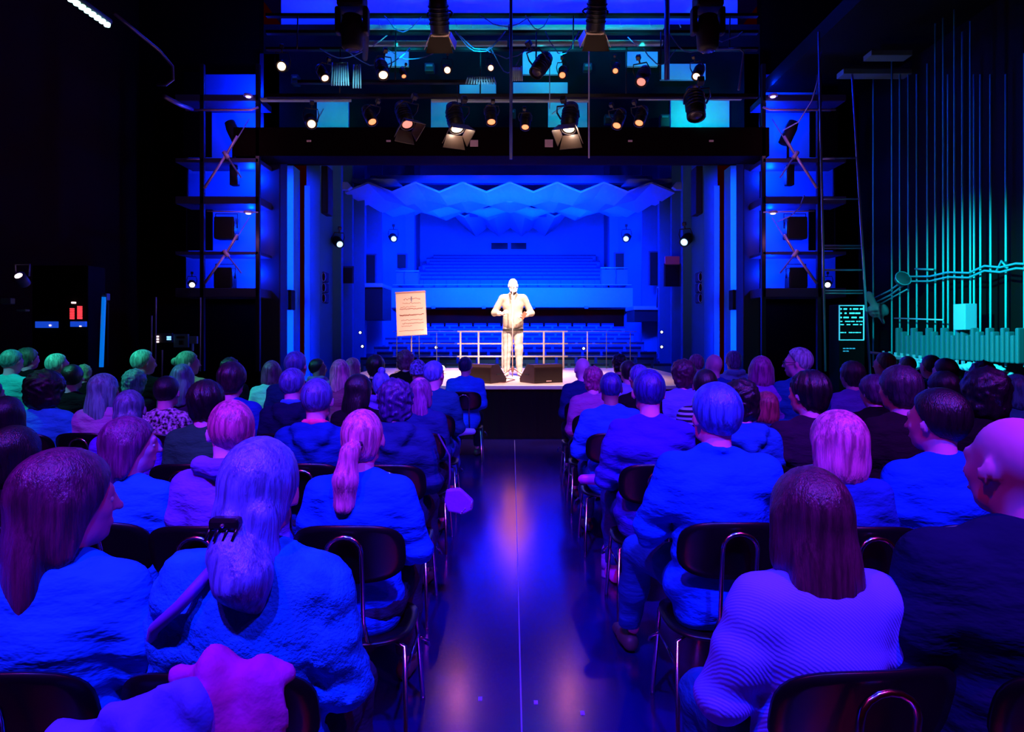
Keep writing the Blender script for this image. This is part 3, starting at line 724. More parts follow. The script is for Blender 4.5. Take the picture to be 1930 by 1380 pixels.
# microphone stand
ms = empty('microphone_stand', (P(966, HY, 11.55).x, 11.55, ZS), 'straight microphone stand with tripod base in front of the presenter', 'microphone stand')
st = mat('stand_metal', (.55, .42, .38), .35, .5)
MB().tube([(0, 0, .12), (0, 0, 1.50)], .0095, 8).build('pole', st, ms)
for a in (200, 340, 90): MB().tube([(0, 0, .17), (.26*math.cos(R(a)), .26*math.sin(R(a)), .010)], .009, 6).build('leg', mat('stand_leg', (.10, .03, .03), .4), ms)
MB().lathe([(.02, .10), (.026, .13), (.02, .19), (.012, .2)], n=10).build('collar', mat('stand_leg', (.1, .03, .03)), ms)
MB().lathe([(.008, 1.49), (.014, 1.52), (.016, 1.60), (.026, 1.62), (.028, 1.65), (.018, 1.68), (.004, 1.69)], n=12, M=Matrix.Rotation(R(-6), 4, 'X')).build('microphone', mat('mic_metal', (.6, .5, .5), .4, .4), ms)
tag(MB().tube([(-.28, 10.9, ZS+.006), (-.42, 10.6, ZS+.006), (-.30, 10.3, ZS+.006), (-.12, 10.35, ZS+.006), (.05, 11.0, ZS+.006), (-.1, 11.4, ZS+.006)], .007, 6).build('microphone_cable', mat('cable_red', (.12, .02, .02), .5)),
    'thin dark cable curving across the stage boards by the microphone stand', 'cable')

# ------------------------------------------------------------ the presenter
pr = P(967, HY, 12.0)
PT = empty('person', (pr.x, 12.0, ZS), 'person standing on stage in beige jacket and pale trousers, speaking into the microphone', 'person', rz=math.pi, scale=.985)
H0 = (0, .02, 1.665)
pel = {-1: [(-.20, 0, 1.43), (-.335, -.02, 1.16), (-.17, .24, 1.10)], 1: [(.20, 0, 1.43), (.345, -.02, 1.16), (.19, .23, 1.14)]}
def pres_core(b, g):
    b.ell((0, 0, .93), (.165+g, .12+g, .12+g)).ell((0, .01, 1.12), (.155+g, .118+g, .18+g)).ell((0, 0, 1.30), (.18+g, .118+g, .16+g))
    b.cap((-.15, 0, 1.43), (.15, 0, 1.43), .062+g, .062+g)
def pres_legs(b, g):
    for s in (-1, 1):
        b.chain([(s*.088, 0, .90), (s*.105, .01, .50), (s*.118, -.015, .10)], [.088+g, .062+g, .042+g])
b = SDF(.03); pres_core(b, -.01); pres_legs(b, -.008)
b.p += head_sdf().xf(rotm(R(8), R(-3)), H0).p; b.cap((0, -.02, 1.46), (0, 0, 1.6), .058, .054)
for s, a in pel.items():
    b.chain(a, [.047, .040, .028]); add_hand(b, a[2], (-s*.45, .75, .12 if s < 0 else .3), (-s*.8, -.45, -.15), -s, .75)
put('body', b.mesh('body', .0085), mat('presenter_skin', (.95, .72, .62), .5, var=.06), PT)
b = SDF(.04); pres_core(b, .016)
b.ell((0, .012, .98), (.185, .142, .15)).ell((0, 0, 1.05), (.18, .14, .15))
for s, a in pel.items():
    e2 = tuple(a[1][i] + (a[2][i]-a[1][i])*.55 for i in range(3)); b.chain([a[0], a[1], e2], [.066, .056, .048], k=.03)
b.cuts = [lambda X, Y, Z: .865 - Z, lambda X, Y, Z: np.minimum(.010 + .10*np.clip(Z-1.30, 0, 1) - np.abs(X), Y - .03)]
b.noise = lambda X, Y, Z: .004*np.sin(30*Z + 12*X)*np.sin(14*X + 6*Z + 1)
put('jacket', b.mesh('jacket', .0095), mat('beige_canvas', (.38, .31, .24), .85, bump=.4, bscale=60, var=.12), PT)
col = SDF(.01)
for s in (-1, 1): col.chain([(s*.03, .10, 1.40), (s*.065, .06, 1.50), (s*.05, -.05, 1.535), (0, -.075, 1.54)], [.014, .018, .018, .018])
put('collar', col.mesh('collar', .008), mat('beige_collar', (.20, .14, .10), .85), PT)
b = SDF(.03); b.ell((0, .0, 1.18), (.15, .122, .22)).ell((0, .015, 1.33), (.12, .11, .15)); b.cap((-.04, 0, 1.49), (.04, 0, 1.49), .055)
put('shirt', b.mesh('shirt', .010), mat('cream_shirt', (.9, .75, .55), .8), PT)
for s, a in pel.items():
    e2 = [a[1][i] + (a[2][i]-a[1][i])*.5 for i in range(3)]; e3 = [a[1][i] + (a[2][i]-a[1][i])*.66 for i in range(3)]
    put('rolled_cuff', SDF(.01).cap(e2, e3, .047, .046).mesh('rolled_cuff', .01), mat('cream_cuff', (.85, .72, .6), .8), PT)
b = SDF(.03); b.ell((0, 0, .90), (.168, .125, .10)); pres_legs(b, .014)
b.cuts = [lambda X, Y, Z: .075 - Z]; b.noise = lambda X, Y, Z: .004*np.sin(45*Z + 20*X)*np.sin(16*Z+2) * (Z < .85)
put('trousers', b.mesh('trousers', .0095), mat('pale_denim', (.46, .42, .37), .85, var=.3, vscale=6, bump=.3, bscale=70), PT)
MB().tube([(-.18, .03, .850), (-.12, .125, .852), (0, .142, .853), (.12, .125, .852), (.18, .03, .850)], .020, 6).build('belt', mat('belt_black', (.006, .004, .004), .7), PT)
for s in (-1, 1): put('shoe', CACHE['shoe'], mat('pale_shoe', (.7, .58, .5), .5), PT, (s*.12, .0, 0), (0, 0, R(-s*14)))
hp = put('hair', hair_mesh('receding', .008, 3), mat('presenter_hair', (.8, .68, .6), .6, bump=.5, bscale=90), PT, H0, (R(-3), 0, R(8)))
# beard
b = SDF(.015); b.chain([(-.062, .035, -.06), (-.04, .07, -.10), (0, .088, -.112), (.04, .07, -.10), (.062, .035, -.06)], [.016, .02, .022, .02, .016])
put('beard', b.mesh('beard', .008), mat('pale_beard', (.75, .55, .45), .8), PT, H0, (R(-3), 0, R(8)))
eyes(PT, R(8), R(-3), H0)
ph = P(987, 595, 11.72)
t = empty('phone', (0, 0, 0), 'small dark phone held up in the left hand of the person on stage', 'phone')
tag(MB().rbox((-.035, -.006, -.07), (.035, .006, .07), r=.003, M=Matrix.Rotation(R(35), 4, 'Y')).build('case', mat('phone_brown', (.25, .07, .04), .4), t, ph))
MB().rbox((-.031, .006, -.064), (.031, .0075, .064), r=.0005, M=Matrix.Rotation(R(35), 4, 'Y')).build('screen', mat('phone_glass', (.02, .02, .02), .1), t, ph)
# small things on the deck
for lab, x, y, d in (('crumpled pale cloth lying on the stage behind the seated front row', 833, 690, 12.6),):
    b = SDF(.02)
    for i in range(6): b.ell((rr.uniform(-.05, .05), rr.uniform(-.04, .04), .03 + .022*i), (.05, .04, .035))
    b.noise = lambda X, Y, Z: .008*np.sin(60*X)*np.sin(70*Z+1)
    o = link('cloth_bundle', b.mesh('cloth_bundle', .012), None, mat('pale_cloth', (.8, .7, .55), .8), (P(x, y, d).x, d, ZS)); tag(o, lab, 'cloth')
# ------------------------------------------------------------ the auditorium behind the presenter
M_SEAT = mat('seat_fabric', (.10, .36, .95), .8, bump=.2); M_CUSH = mat('seat_cushion', (.02, .07, .28), .8); M_SEATB = mat('seat_wood', (.10, .16, .45), .4)
# raked floors
def rake(name, rows, d0, pitch, z0, dz, hw, m, zb=-1.2):
    mb = MB()
    for i in range(rows):
        mb.box((-hw, d0 + i*pitch, zb), (hw, d0 + (i+1)*pitch + .001, z0 + dz*i))
    return struct(name, mb, m)
rake('floor_stalls', 11, 17.2, .92, -.10, .135, 5.6, mat('stalls_carpet', (.03, .05, .2), .8))
rake('floor_balcony', 9, 26.9, .78, 3.05, .235, 5.2, mat('balcony_carpet', (.25, .35, .8), .8), 2.66)
def make_seat():
    t = empty('auditorium_seat', (0, 0, 0))
    MB().rbox((-.235, -.18, .36), (.235, .20, .46), r=.03).build('cushion', M_CUSH, t)
    MB().rbox((-.24, .18, .42), (.24, .26, .80), r=.02).build('backrest', M_SEAT, t)
    MB().rbox((-.24, .17, .79), (.24, .27, .86), r=.015).build('top_trim', M_CUSH, t)
    for s_ in (-1, 1): MB().box((s_*.24-.015, -.15, 0), (s_*.24+.015, .16, .58)).build('armrest', M_SEATB, t)
    return t
seat0 = make_seat(); first = True
def seat_at(x, y, z, label, group):
    global first
    s = seat0 if first else copy_tree(seat0)
    first = False
    s.location = (x, y, z); tag(s, label, 'seat', group)
for i in range(10):
    for k in range(15):
        if i < 2 and 6 <= k <= 8 : pass
        seat_at((k-7)*.56 + (-.14 if i % 2 else .14), 17.2 + i*.92 + .5, -.10 + .135*i, 'empty blue fabric seat in the lower block of the auditorium', 'empty lower auditorium seats')
for i in range(8):
    for k in range(17):
        seat_at((k-8)*.482 + (.25 if i % 2 else 0) - .12, 27.5 + i*.78 + .3, 3.05 + .235*(i+1) - .235 + .0, 'empty blue fabric seat on the upper balcony', 'empty balcony seats')
# balcony
fr = MB(); n = 24
fpts = [(-5.05 + 10.4*i/n, 26.6 - .25*math.cos((i/n-.5)*math.pi)) for i in range(n+1)]
fr.prism(fpts + [(x, y+.3) for x, y in reversed(fpts)], 2.62, 3.40, lambda u, w, t: Vector((u, w, t)))
bf = struct('wall_balcony_front', fr, mat('balcony_front_paint', (.62, .78, 1.0), .55, var=.08, vscale=.5))
br = empty('balcony_rail', (0, 26.4, 3.4), 'slim metal handrail along the top of the balcony front', 'railing')
o = MB().tube([(x, y+.1, 3.53) for x, y in fpts], .022, 6).build('handrail', mat('bright_rail', (.8, .95, 1), .3), br); o.location = -Vector(br.location)
for i in range(0, n+1, 4):
    o = MB().tube([(fpts[i][0], fpts[i][1]+.1, 3.38), (fpts[i][0], fpts[i][1]+.1, 3.53)], .015, 5).build('post', M_STEEL, br); o.location = -Vector(br.location)
struct('wall_under_balcony', MB().box((-5.6, 27.2, .3), (5.6, 27.4, 2.7)), mat('dark_wood_panels', (.6, .006, .003), .6, var=.4, vscale=1, spec=.1))
struct('ceiling_under_balcony', MB().box((-5.2, 26.6, 2.56), (5.3, 34.3, 2.64)), mat('soffit', (.06, .05, .1), .7))
for xp in (817, 912, 1005, 1105):
    p = P(xp, 579, 26.4)
    tag(MB().rbox((p.x-.07, 26.32, p.z-.07), (p.x+.07, 26.46, p.z+.06), r=.02).build('small_speaker', mat('pale_box', (.35, .5, .9), .5)),
        'small pale speaker under the balcony edge, %s' % {817: 'leftmost of four', 912: 'second of four from left', 1005: 'beside the presenter', 1105: 'rightmost of four'}[xp], 'speaker', 'speakers under the balcony')
# rear wall and projection booth
struct('wall_back', MB().box((-6.2, 34.2, 2), (6.2, 34.5, 12)), M_HOUSE)
struct('ceiling_house', MB().box((-7.2, 16.3, 11.2), (7.2, 34.5, 11.4)), M_HOUSE2)
for i, (a, b_x, lab) in enumerate(((926, 957, 'left'), (963, 992, 'right'))):
    t = empty('booth_window', P((a+b_x)/2, 464, 34.15), 'dark projection booth window high in the rear wall, %s of the pair' % lab, 'window', 'projection booth windows')
    lo, hi = pbox(a, 458, b_x, 470, 34.1, .08); L = Vector(t.location)
    o = MB().box(lo, hi).build('glass', mat('booth_glass', (.01, .01, .03), .15), t); o.location = -L
    fm2 = MB(); x0, z0, x1, z1 = lo[0], lo[2], hi[0], hi[2]
    for A, B in (((x0-.05, z0-.06), (x1+.05, z0)), ((x0-.05, z1), (x1+.05, z1+.06)), ((x0-.05, z0), (x0, z1)), ((x1, z0), (x1+.05, z1))):
        fm2.box((A[0], 34.05, A[1]), (B[0], 34.15, B[1]))
    o = fm2.build('frame', M_HOUSE, t); o.location = -L
# side walls: stepped fins, mirrored
def side_poly(s):
    pl = [(603, 16.5), (627, 17.6), (643, 17.7), (647, 20.2), (664, 20.4), (667, 21.4), (687, 21.5), (691, 24.2), (720, 24.4), (722, 26.0), (764, 27.6), (781, 27.7), (786, 31.8), (792, 34.3)]
    return [((CX + s*(CX - x) * 1.0 - CX)/FPX*d * 1.0, d) for x, d in pl]
for s, nm in ((-1, 'left'), (1, 'right')):
    inner = side_poly(s); mb = MB()
    for i in range(len(inner) - 1):
        (ax, ay), (bx, by) = inner[i], inner[i+1]
        q = [(ax, ay), (bx, by), (bx + s*.35, by + .05), (ax + s*.35, ay + .05)]
        mb.prism(q, -1.2, 11.3, lambda u, w, t: Vector((u, w, t)))
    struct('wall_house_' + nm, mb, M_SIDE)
# dark doors and niches in the side walls
def flat(name, lab, cat, px, d, m, depth=.12, grp=None, parts=None):
    lo, hi = pbox(*px, d, depth); c = Vector(((lo[0]+hi[0])/2, d, lo[2]))
    o = MB().rbox(lo, hi, r=.01).build(name, m); tag(o, lab, cat, grp); return o
M_DOOR = mat('dark_door', (.01, .008, .012), .5)
for (px, d, lab) in (((643, 505, 664, 534), 20.0, 'short dark exit door beside the left house balcony'), ((686, 481, 707, 534), 23.6, 'tall dark doorway in the left house wall'),
                     ((1225, 476, 1253, 538), 23.6, 'tall dark doorway in the right house wall'), ((1160, 478, 1190, 508), 27.2, 'dark reddish opening high beside the rear right wall'),
                     ((749, 480, 765, 505), 27.0, 'small dark hatch beside the rear left wall'), ((1254, 500, 1281, 540), 19.9, 'dark exit door under the pink lit sign')):
    t = empty('doorway', P((px[0]+px[2])/2, px[3], d), lab, 'door'); L = Vector(t.location)
    lo, hi = pbox(*px, d, .1)
    o = MB().box(lo, hi).build('door_leaf', M_DOOR, t); o.location = -L
    f = MB(); w = .05
    f.box((lo[0]-w, d-.03, lo[2]), (lo[0], d+.1, hi[2]+w)); f.box((hi[0], d-.03, lo[2]), (hi[0]+w, d+.1, hi[2]+w)); f.box((lo[0], d-.03, hi[2]), (hi[0], d+.1, hi[2]+w))
    o = f.build('door_frame', M_HOUSE2, t); o.location = -L
flat('exit_sign', 'faint pink sign above the dark exit door, right side of the house', 'sign', (1254, 483, 1281, 498), 19.8, mat('pink_sign', (.45, .12, .35), .5, emit=(.3, .03, .3), estr=.12))
# side boxes (ledges) left and right
for (px, d, lab) in (((642, 534, 721, 603), 22.0, 'dark side box with bright blue ledge, left of the balcony'), ((1196, 577, 1283, 606), 23.5, 'dark side box under the railed gallery, right of the balcony')):
    t = empty('side_box', P((px[0]+px[2])/2, px[3], d), lab, 'side box'); L = Vector(t.location); lo, hi = pbox(*px, d, 1.6)
    o = MB().box(lo, (hi[0], hi[1], hi[2]-.12)).build('parapet', mat('box_dark', (.02, .012, .03), .6), t); o.location = -L
    o = MB().rbox((lo[0]-.05, lo[1]-.08, hi[2]-.14), (hi[0]+.02, hi[1], hi[2]), r=.02).build('ledge', mat('ledge_blue', (.55, .75, 1), .4), t); o.location = -L
for (x0, x1, y0, y1, d, lab) in ((1238, 1281, 542, 580, 22.5, 'glass fronted gallery rail on the right side wall'), (1132, 1189, 505, 538, 26.9, 'light metal rail at the right end of the balcony'), (735, 790, 511, 538, 26.9, 'light metal rail at the left end of the balcony')):
    t = empty('gallery_rail', P((x0+x1)/2, y1, d), lab, 'railing'); L = Vector(t.location)
    for i in range(3):
        x = x0 + (x1-x0)*i/2; o = MB().tube([P(x, y1, d), P(x, y0, d)], .02, 5).build('post', M_STEEL, t); o.location = -L
    o = MB().tube([P(x0, y0, d), P(x1, y0, d)], .025, 5).build('handrail', mat('bright_rail', (.8, .95, 1), .3), t); o.location = -L
    lo, hi = pbox(x0, y0+3, x1, y1, d+.03, .04); o = MB().box(lo, hi).build('infill_panel', mat('rail_infill', (.2, .35, .8), .4), t); o.location = -L
# acoustic clouds: folded plates stepping back and down
def cloud(lab, x0, x1, nf, yp, yv, d0, y2p, y2v, d1, sx=1.0, phase=0):
    """zigzag front edge at d0 between yp (peak) and yv (valley); rear edge at d1"""
    A, B = [], []
    for i in range(nf + 1):
        x = x0 + (x1-x0)*i/nf; pk = (i + phase) % 2
        A.append(P(x, yv if pk == 0 else yp, d0)); B.append(P(CX + (x-CX)*sx, y2v if pk == 0 else y2p, d1))
    th = Vector((0, 0, .06)); mb = MB(); n = len(A)
    vs = A + B + [a + th for a in A] + [b + th for b in B]; fs = []
    for i in range(n-1):
        fs += [(i, i+1, n+i+1, n+i), (2*n+i, 3*n+i, 3*n+i+1, 2*n+i+1), (i, 2*n+i, 2*n+i+1, i+1), (n+i, n+i+1, 3*n+i+1, 3*n+i)]
    fs += [(0, n, 3*n, 2*n), (n-1, 3*n-1, 4*n-1, 2*n-1)]
    mb.add(vs, fs); o = mb.build('acoustic_cloud', M_CLOUD); return tag(o, lab, 'ceiling panel', 'folded acoustic ceiling clouds')
cloud('foremost folded acoustic cloud with seven large zigzag peaks', 650, 1272, 14, 346, 364, 20.0, 378, 388, 22.3, .88)
cloud('second folded acoustic cloud, just behind the foremost', 687, 1235, 12, 372, 382, 22.4, 388, 402, 24.6, .88, 0)
cloud('third folded acoustic cloud from the front', 716, 1205, 10, 386, 396, 24.7, 398, 410, 26.6, .9, 0)
cloud('fourth folded acoustic cloud with a jagged rear edge', 742, 1182, 10, 394, 402, 26.7, 398, 416, 28.2, .92, 0)
cloud('rear folded acoustic cloud, smallest and lowest of all', 847, 1074, 8, 396, 410, 28.0, 430, 446, 31.8, .76, 1)
flat('ceiling_beam', 'long pale blue ceiling band above the foremost acoustic cloud', 'beam', (698, 330, 1229, 345), 20.8, M_CLOUD, .3)
for s in (-1, 1):
    x = lambda v: CX + s*(CX - v)
    xa, xb = sorted((x(650), x(722)))
    w = MB(); q = [P(x(649), 337, 20.4), P(x(745), 337, 20.4), P(x(760), 352, 20.4), P(x(672), 346, 20.4)]
    w.prism([(p.x, p.z) for p in q], 20.4, 20.6, lambda u, ww, t: Vector((u, t, ww)))
    tag(w.build('ceiling_wing', M_CLOUD), 'slanted ceiling wing panel at the far %s above the clouds' % ('right' if s < 0 else 'left') if False else 'slanted ceiling wing panel above the clouds, %s end' % ('left' if s > 0 else 'right'), 'ceiling panel')
    w = MB(); q = [P(x(629), 343, 19), P(x(655), 343, 19), P(x(662), 352, 19), P(x(655), 357, 19), P(x(629), 357, 19)]
    w.prism([(p.x, p.z) for p in q], 19.0, 19.2, lambda u, ww, t: Vector((u, t, ww)))
    tag(w.build('wall_bracket', M_CLOUD), 'pale angular wall bracket at the %s house pillar head' % ('left' if s > 0 else 'right'), 'bracket')
for xp, yp, lab in ((893, 405, 'left'), (1022, 405, 'right')):
    flat('ceiling_vent', 'small dark grille in the rear acoustic cloud, %s one' % lab, 'vent', (xp-8, yp-4, xp+8, yp+4), 27.9, mat('vent_dark', (.03, .05, .2), .6), .05)
# loudspeakers beside the opening
for s in (-1, 1):
    x = lambda v: CX + s*(CX - v); side = 'left' if s > 0 else 'right'
    lo, hi = pbox(*sorted((x(592), x(618)))[:1], 312, sorted((x(592), x(618)))[1], 402, 16.6, .5)
    tag(MB().rbox(lo, hi, r=.03).build('hanging_loudspeaker', M_MATT), 'tall black loudspeaker hanging inside the %s edge of the opening' % side, 'loudspeaker')
    t = empty('line_array', P(x(600), 575, 16.7), 'black loudspeaker stack with three round horns, %s of the opening' % side, 'loudspeaker'); L = Vector(t.location)
    a, b2 = sorted((x(588), x(612)))
    for i in range(3):
        lo, hi = pbox(a, 512 + i*20, b2, 531 + i*20, 16.7, .4); o = MB().rbox(lo, hi, r=.03).build('cabinet', M_MATT, t); o.location = -L
        c = P(x(610), 522 + i*20, 16.66)
        o = MB().tube([c + Vector((.07*math.cos(q)*.7, 0, .11*math.sin(q))) for q in [k*math.pi/6 for k in range(13)]], .010, 5).build('horn_rim', mat('horn_rim', (.3, .35, .8), .3, .4), t); o.location = -L
    # blue lit reveal strips of the opening
    for (u0, u1, y0, y1, d, nm) in ((534, 553, 312, 748, 16.2, 'outer'), (574, 584, 350, 748, 16.5, 'inner')):
        a, b2 = sorted((x(u0), x(u1))); lo, hi = pbox(a, y0, b2, y1, d, .5)
        st_ = MB().box(lo, hi); tag(st_.build('reveal_board', mat('reveal_white', (.1, .6, 1.0), .7, spec=.1)), 'tall pale %s reveal panel at the %s side of the stage opening' % (nm, side), 'panel')
    a, b2 = sorted((x(534), x(549))); lo, hi = pbox(a, 546, b2, 584, 15.8, .3)
    tag(MB().rbox(lo, hi, r=.02).build('wall_speaker', M_MATT), 'small black speaker mounted on the %s outer reveal panel' % side, 'speaker')
# small bright fixtures on the house walls
M_GLINT = mat('cold_lamp', (.8, .9, 1), .3, emit=(.3, .55, 1), estr=3.0)
def make_spot(kind='profile'):
    """theatre spotlight, lens looking along -Y, hung by its yoke from a clamp"""
    t = empty('theatre_spotlight', (0, 0, 0))
    hs = mat('lamp_housing', (.010, .008, .012), .45, .2)
    b = MB(); b.lathe([(.03, .30), (.075, .28), (.085, .22), (.085, 0), (.078, -.02)], axis='Y', n=16)
    for i in range(5): b.lathe([(.093, .06+i*.035), (.093, .068+i*.035)], axis='Y', n=16)
    b.build('housing', hs, t)
    l = MB(); l.lathe([(.001, -.030), (.04, -.026), (.065, -.018), (.068, .0)], axis='Y', n=16); l.build('lens', mat('warm_lens', (.9, .5, .35), .3, emit=(1, .42, .22), estr=4.0), t)
    r = MB(); r.tube([(.078*math.cos(a), -.028, .078*math.sin(a)) for a in [i*math.pi/8 for i in range(17)]], .008, 6); r.build('lens_ring', hs, t)
    y = MB(); y.tube([(-.10, .12, 0), (-.115, .12, .1), (-.09, .12, .19), (.09, .12, .19), (.115, .12, .1), (.10, .12, 0)], .009, 6); y.build('yoke', hs, t)
    c = MB(); c.tube([(0, .12, .19), (0, .12, .26)], .012, 6); c.rbox((-.03, .09, .25), (.03, .15, .31), r=.008); c.build('clamp', M_DSTEEL, t)
    if kind == 'fresnel':
        bd = mat('barn_door_black', (.05, .035, .03), .4)
        for i, (w, L, sp) in enumerate(((.085, .12, .07), (.085, .12, .07), (.085, .10, .05), (.085, .10, .05))):
            M = Matrix.Rotation(math.pi/2*i if i < 2 else 0, 4, 'Y')
            M = Matrix.Rotation([0, math.pi, math.pi/2, -math.pi/2][i], 4, 'Y')
            d_ = MB(); q = [Vector((-w, -.03, .085)), Vector((w, -.03, .085)), Vector((w*1.45, -.03-L, .085+sp)), Vector((-w*1.45, -.03-L, .085+sp))]
            q2 = [p + Vector((0, 0, .006)) for p in q]
            d_.add([M @ p for p in q + q2], [(0,1,2,3), (7,6,5,4), (0,4,5,1), (1,5,6,2), (2,6,7,3), (3,7,4,0)]); d_.build('barn_door', bd, t)
    return t
PROTO = {}
def spot_at(x, y, d, size, aim, lab, kind='profile', on=True, grp='stage spotlights overhead', rim=None):
    """size: lens radius in photo pixels; aim: point the lens looks at"""
    s = size / (FPX / d) / .072
    if kind not in PROTO:
        PROTO[kind] = make_spot(kind); t = PROTO[kind]
    else: t = copy_tree(PROTO[kind])
    p = P(x, y, d); v = Vector(aim) - p
    yaw = math.atan2(v.x, -v.y); pitch = math.atan2(v.z, math.hypot(v.x, v.y))
    t.location = p; t.scale = (s,)*3
    t.rotation_euler = Euler((-pitch, 0, yaw)); tag(t, lab, 'spotlight', grp)
    if on is not True:
        for c in t.children:
            if c.name.startswith('lens') and 'ring' not in c.name:
                c.material_slots[0].link = 'OBJECT'; c.material_slots[0].material = on or mat('dark_lens', (.05, .04, .05), .15)
    return t
# ------------------------------------------------------------ lighting bridge over the stage
M_TEALW = mat('gallery_plaster', (.55, .8, .8), .65, var=.15, vscale=1.2)
# rear gallery wall panels behind the rig
struct('wall_upper', MB().box(*pbox(530, -80, 1390, 46, 15.4, .2)), mat('upper_wall_blue', (.5, .6, 1), .7))
struct('wall_gallery', MB().box(*pbox(497, 46, 1432, 252, 15.2, .15)), mat('gallery_wall_dark', (.004, .008, .010), .8, var=.5, vscale=1.5, spec=.1))
hd = MB(); hd.box(*pbox(440, 240, 1450, 294, 14.4, .7)); struct('wall_header', hd, mat('header_black', (.0045, .001, .001), .9, spec=.05))
Mg = 15.12
def panel(px, d=Mg, lab='', m=M_TEALW, depth=.09):
    lo, hi = pbox(*px, d, depth); return tag(MB().rbox(lo, hi, r=.01).build('gallery_board', m), lab, 'panel')
for px, lab in (((597, 190, 657, 244), 'pale gallery panel low left, behind a tilted spotlight'), ((812, 190, 852, 245), 'pale gallery panel left of the centre spotlights'),
                ((866, 155, 935, 178), 'narrow pale panel behind the left hanging cage'), ((1033, 190, 1107, 244), 'pale gallery panel behind the right barn door lamp'),
                ((1264, 188, 1375, 243), 'widest pale gallery panel low right, behind the big tilted lamp'), ((967, 155, 1070, 176), 'narrow pale panel right of the centre pole'),
                ((725, 95, 770, 125), 'small pale panel above the second spotlight from the left'), ((1180, 95, 1240, 125), 'pale panel above the right hand spotlights'),
                ((1245, 120, 1330, 150), 'blurred pale panel behind the right spotlights'), ((985, 95, 1060, 140), 'pale panel behind the tilted blue lamp')):
    panel(px, lab=lab)
# pipes, beams and walkway edges
def pipe(x0, y0, x1, y1, d, r, m, lab, d2=None):
    return tag(MB().tube([P(x0, y0, d), P(x1, y1, d2 or d)], r, 8).build('hanging_pipe', m), lab, 'pipe')
teal_s = mat('pale_steel_beam', (.45, .65, .65), .4)
for (y0, y1, x0, x1, d, m, lab) in ((46, 54, 684, 958, 14.3, teal_s, 'pale walkway edge high on the left, with short upright brackets'), (46, 52, 962, 1252, 14.3, teal_s, 'pale walkway edge high on the right'),
                                    (76, 85, 692, 956, 14.0, teal_s, 'wide pale beam over the left spotlights'), (75, 83, 966, 1250, 14.0, teal_s, 'wide pale beam over the right spotlights'),
                                    (184, 189, 490, 660, 13.9, teal_s, 'low pale walkway edge at the far left'), (184, 190, 812, 1110, 13.9, teal_s, 'low pale walkway edge in the centre'), (181, 186, 1205, 1400, 13.9, teal_s, 'low pale walkway edge at the far right'),
                                    (24, 30, 500, 1430, 13.8, M_DSTEEL, 'long black beam across the top of the rig'), (56, 62, 500, 1430, 13.7, M_DSTEEL, 'black truss chord above the beams'), (88, 93, 500, 1430, 13.6, M_DSTEEL, 'black lamp bar holding the upper spotlights'),
                                    (176, 183, 500, 1430, 13.2, M_DSTEEL, 'black lamp bar holding the lower spotlights'), (150, 156, 560, 900, 13.5, M_DSTEEL, 'short black beam left of the centre pole')):
    lo, hi = pbox(x0, y0, x1, y1, d, .12); tag(MB().rbox(lo, hi, r=.008).build('rig_beam', m), lab, 'beam')
for i, (x, y0, y1, r, d, m, lab) in enumerate(((963, -20, 300, .030, 12.6, mat('blue_steel', (.05, .07, .3), .4), 'thick vertical hanging pole at the centre of the rig'),
       (1110, 88, 298, .013, 12.2, mat('pale_rod', (.5, .45, .7), .4), 'thin pale vertical rod right of centre'), (1257, -20, 150, .055, 13.4, mat('blue_steel', (.05, .07, .3), .4), 'thick dark vertical post right of the beams'),
       (1036, 95, 205, .010, 13.0, teal_s, 'thin pale cable drop beside the tilted blue lamp'), (862, 160, 200, .010, 13.0, M_DSTEEL, 'short black drop above the left barn door lamp'))):
    tag(MB().tube([P(x, y1, d), P(x, y0, d)], r, 8).build('vertical_pole', m), lab, 'pole')
for x in (688, 718, 746, 776, 806, 862, 891, 950, 975, 1000, 1172, 1228, 1283):
    br_ = MB(); br_.tube([P(x-4, 42, 14.2), P(x, 52, 14.2)], .012, 5); br_.tube([P(x-4, 42, 14.2), P(x-6, 30, 14.2)], .008, 5)
    tag(br_.build('hanging_bracket', mat('bright_bracket', (.7, .9, .9), .4)), 'small bright bracket along the pale walkway edge', 'bracket', 'walkway edge brackets')
for (x0, y0, x1, y1, lab) in ((700, 90, 738, 60, 'thin slanting cable above the left lamps'), (1183, 70, 1215, 100, 'thin slanting cable above the right lamps'), (1040, 215, 1068, 195, 'short slanting strut left of the right barn door lamp'), (610, 205, 590, 240, 'short slanting strut beside the far left lamp')):
    pipe(x0, y0, x1, y1, 13.9, .012, teal_s, lab)
rc = random.Random(12)
for i in range(14):
    x0 = rc.uniform(520, 1330); L_ = rc.uniform(40, 130); y0 = rc.choice((92, 92, 30, 60, 180)); sag = rc.uniform(15, 45); dd = rc.uniform(12.9, 13.6)
    tag(MB().tube([P(x0 + L_*k/8, y0 + sag*math.sin(math.pi*k/8)*(1 if k < 8 else 1) + rc.uniform(-2, 2), dd) for k in range(9)], .011, 5).build('hanging_cable', mat('cable_blue', (.1, .12, .4), .4)),
        'thin sagging cable strung between the lamp bars overhead', 'cable', 'cables between the lamp bars')
tag(MB().tube([P(1330, 93, 13.4), P(1395, 92, 13.4), P(1402, 100, 13.4), P(1392, 170, 13.4)], .022, 7).build('hanging_pipe', mat('blue_steel', (.05, .07, .3), .4)), 'bent steel pipe at the right end of the upper lamp bar', 'pipe')
for i, x in enumerate((560, 640, 745, 812, 905, 1010, 1080, 1180, 1245, 1375)):
    y0, y1 = ((30, 92), (92, 180), (60, 150))[i % 3]
    tag(MB().tube([P(x, y1, 13.45), P(x+1, y0, 13.45)], .016, 5).build('hanging_rod', M_DSTEEL), 'thin black suspension rod between two beams of the rig', 'rod', 'suspension rods of the rig')
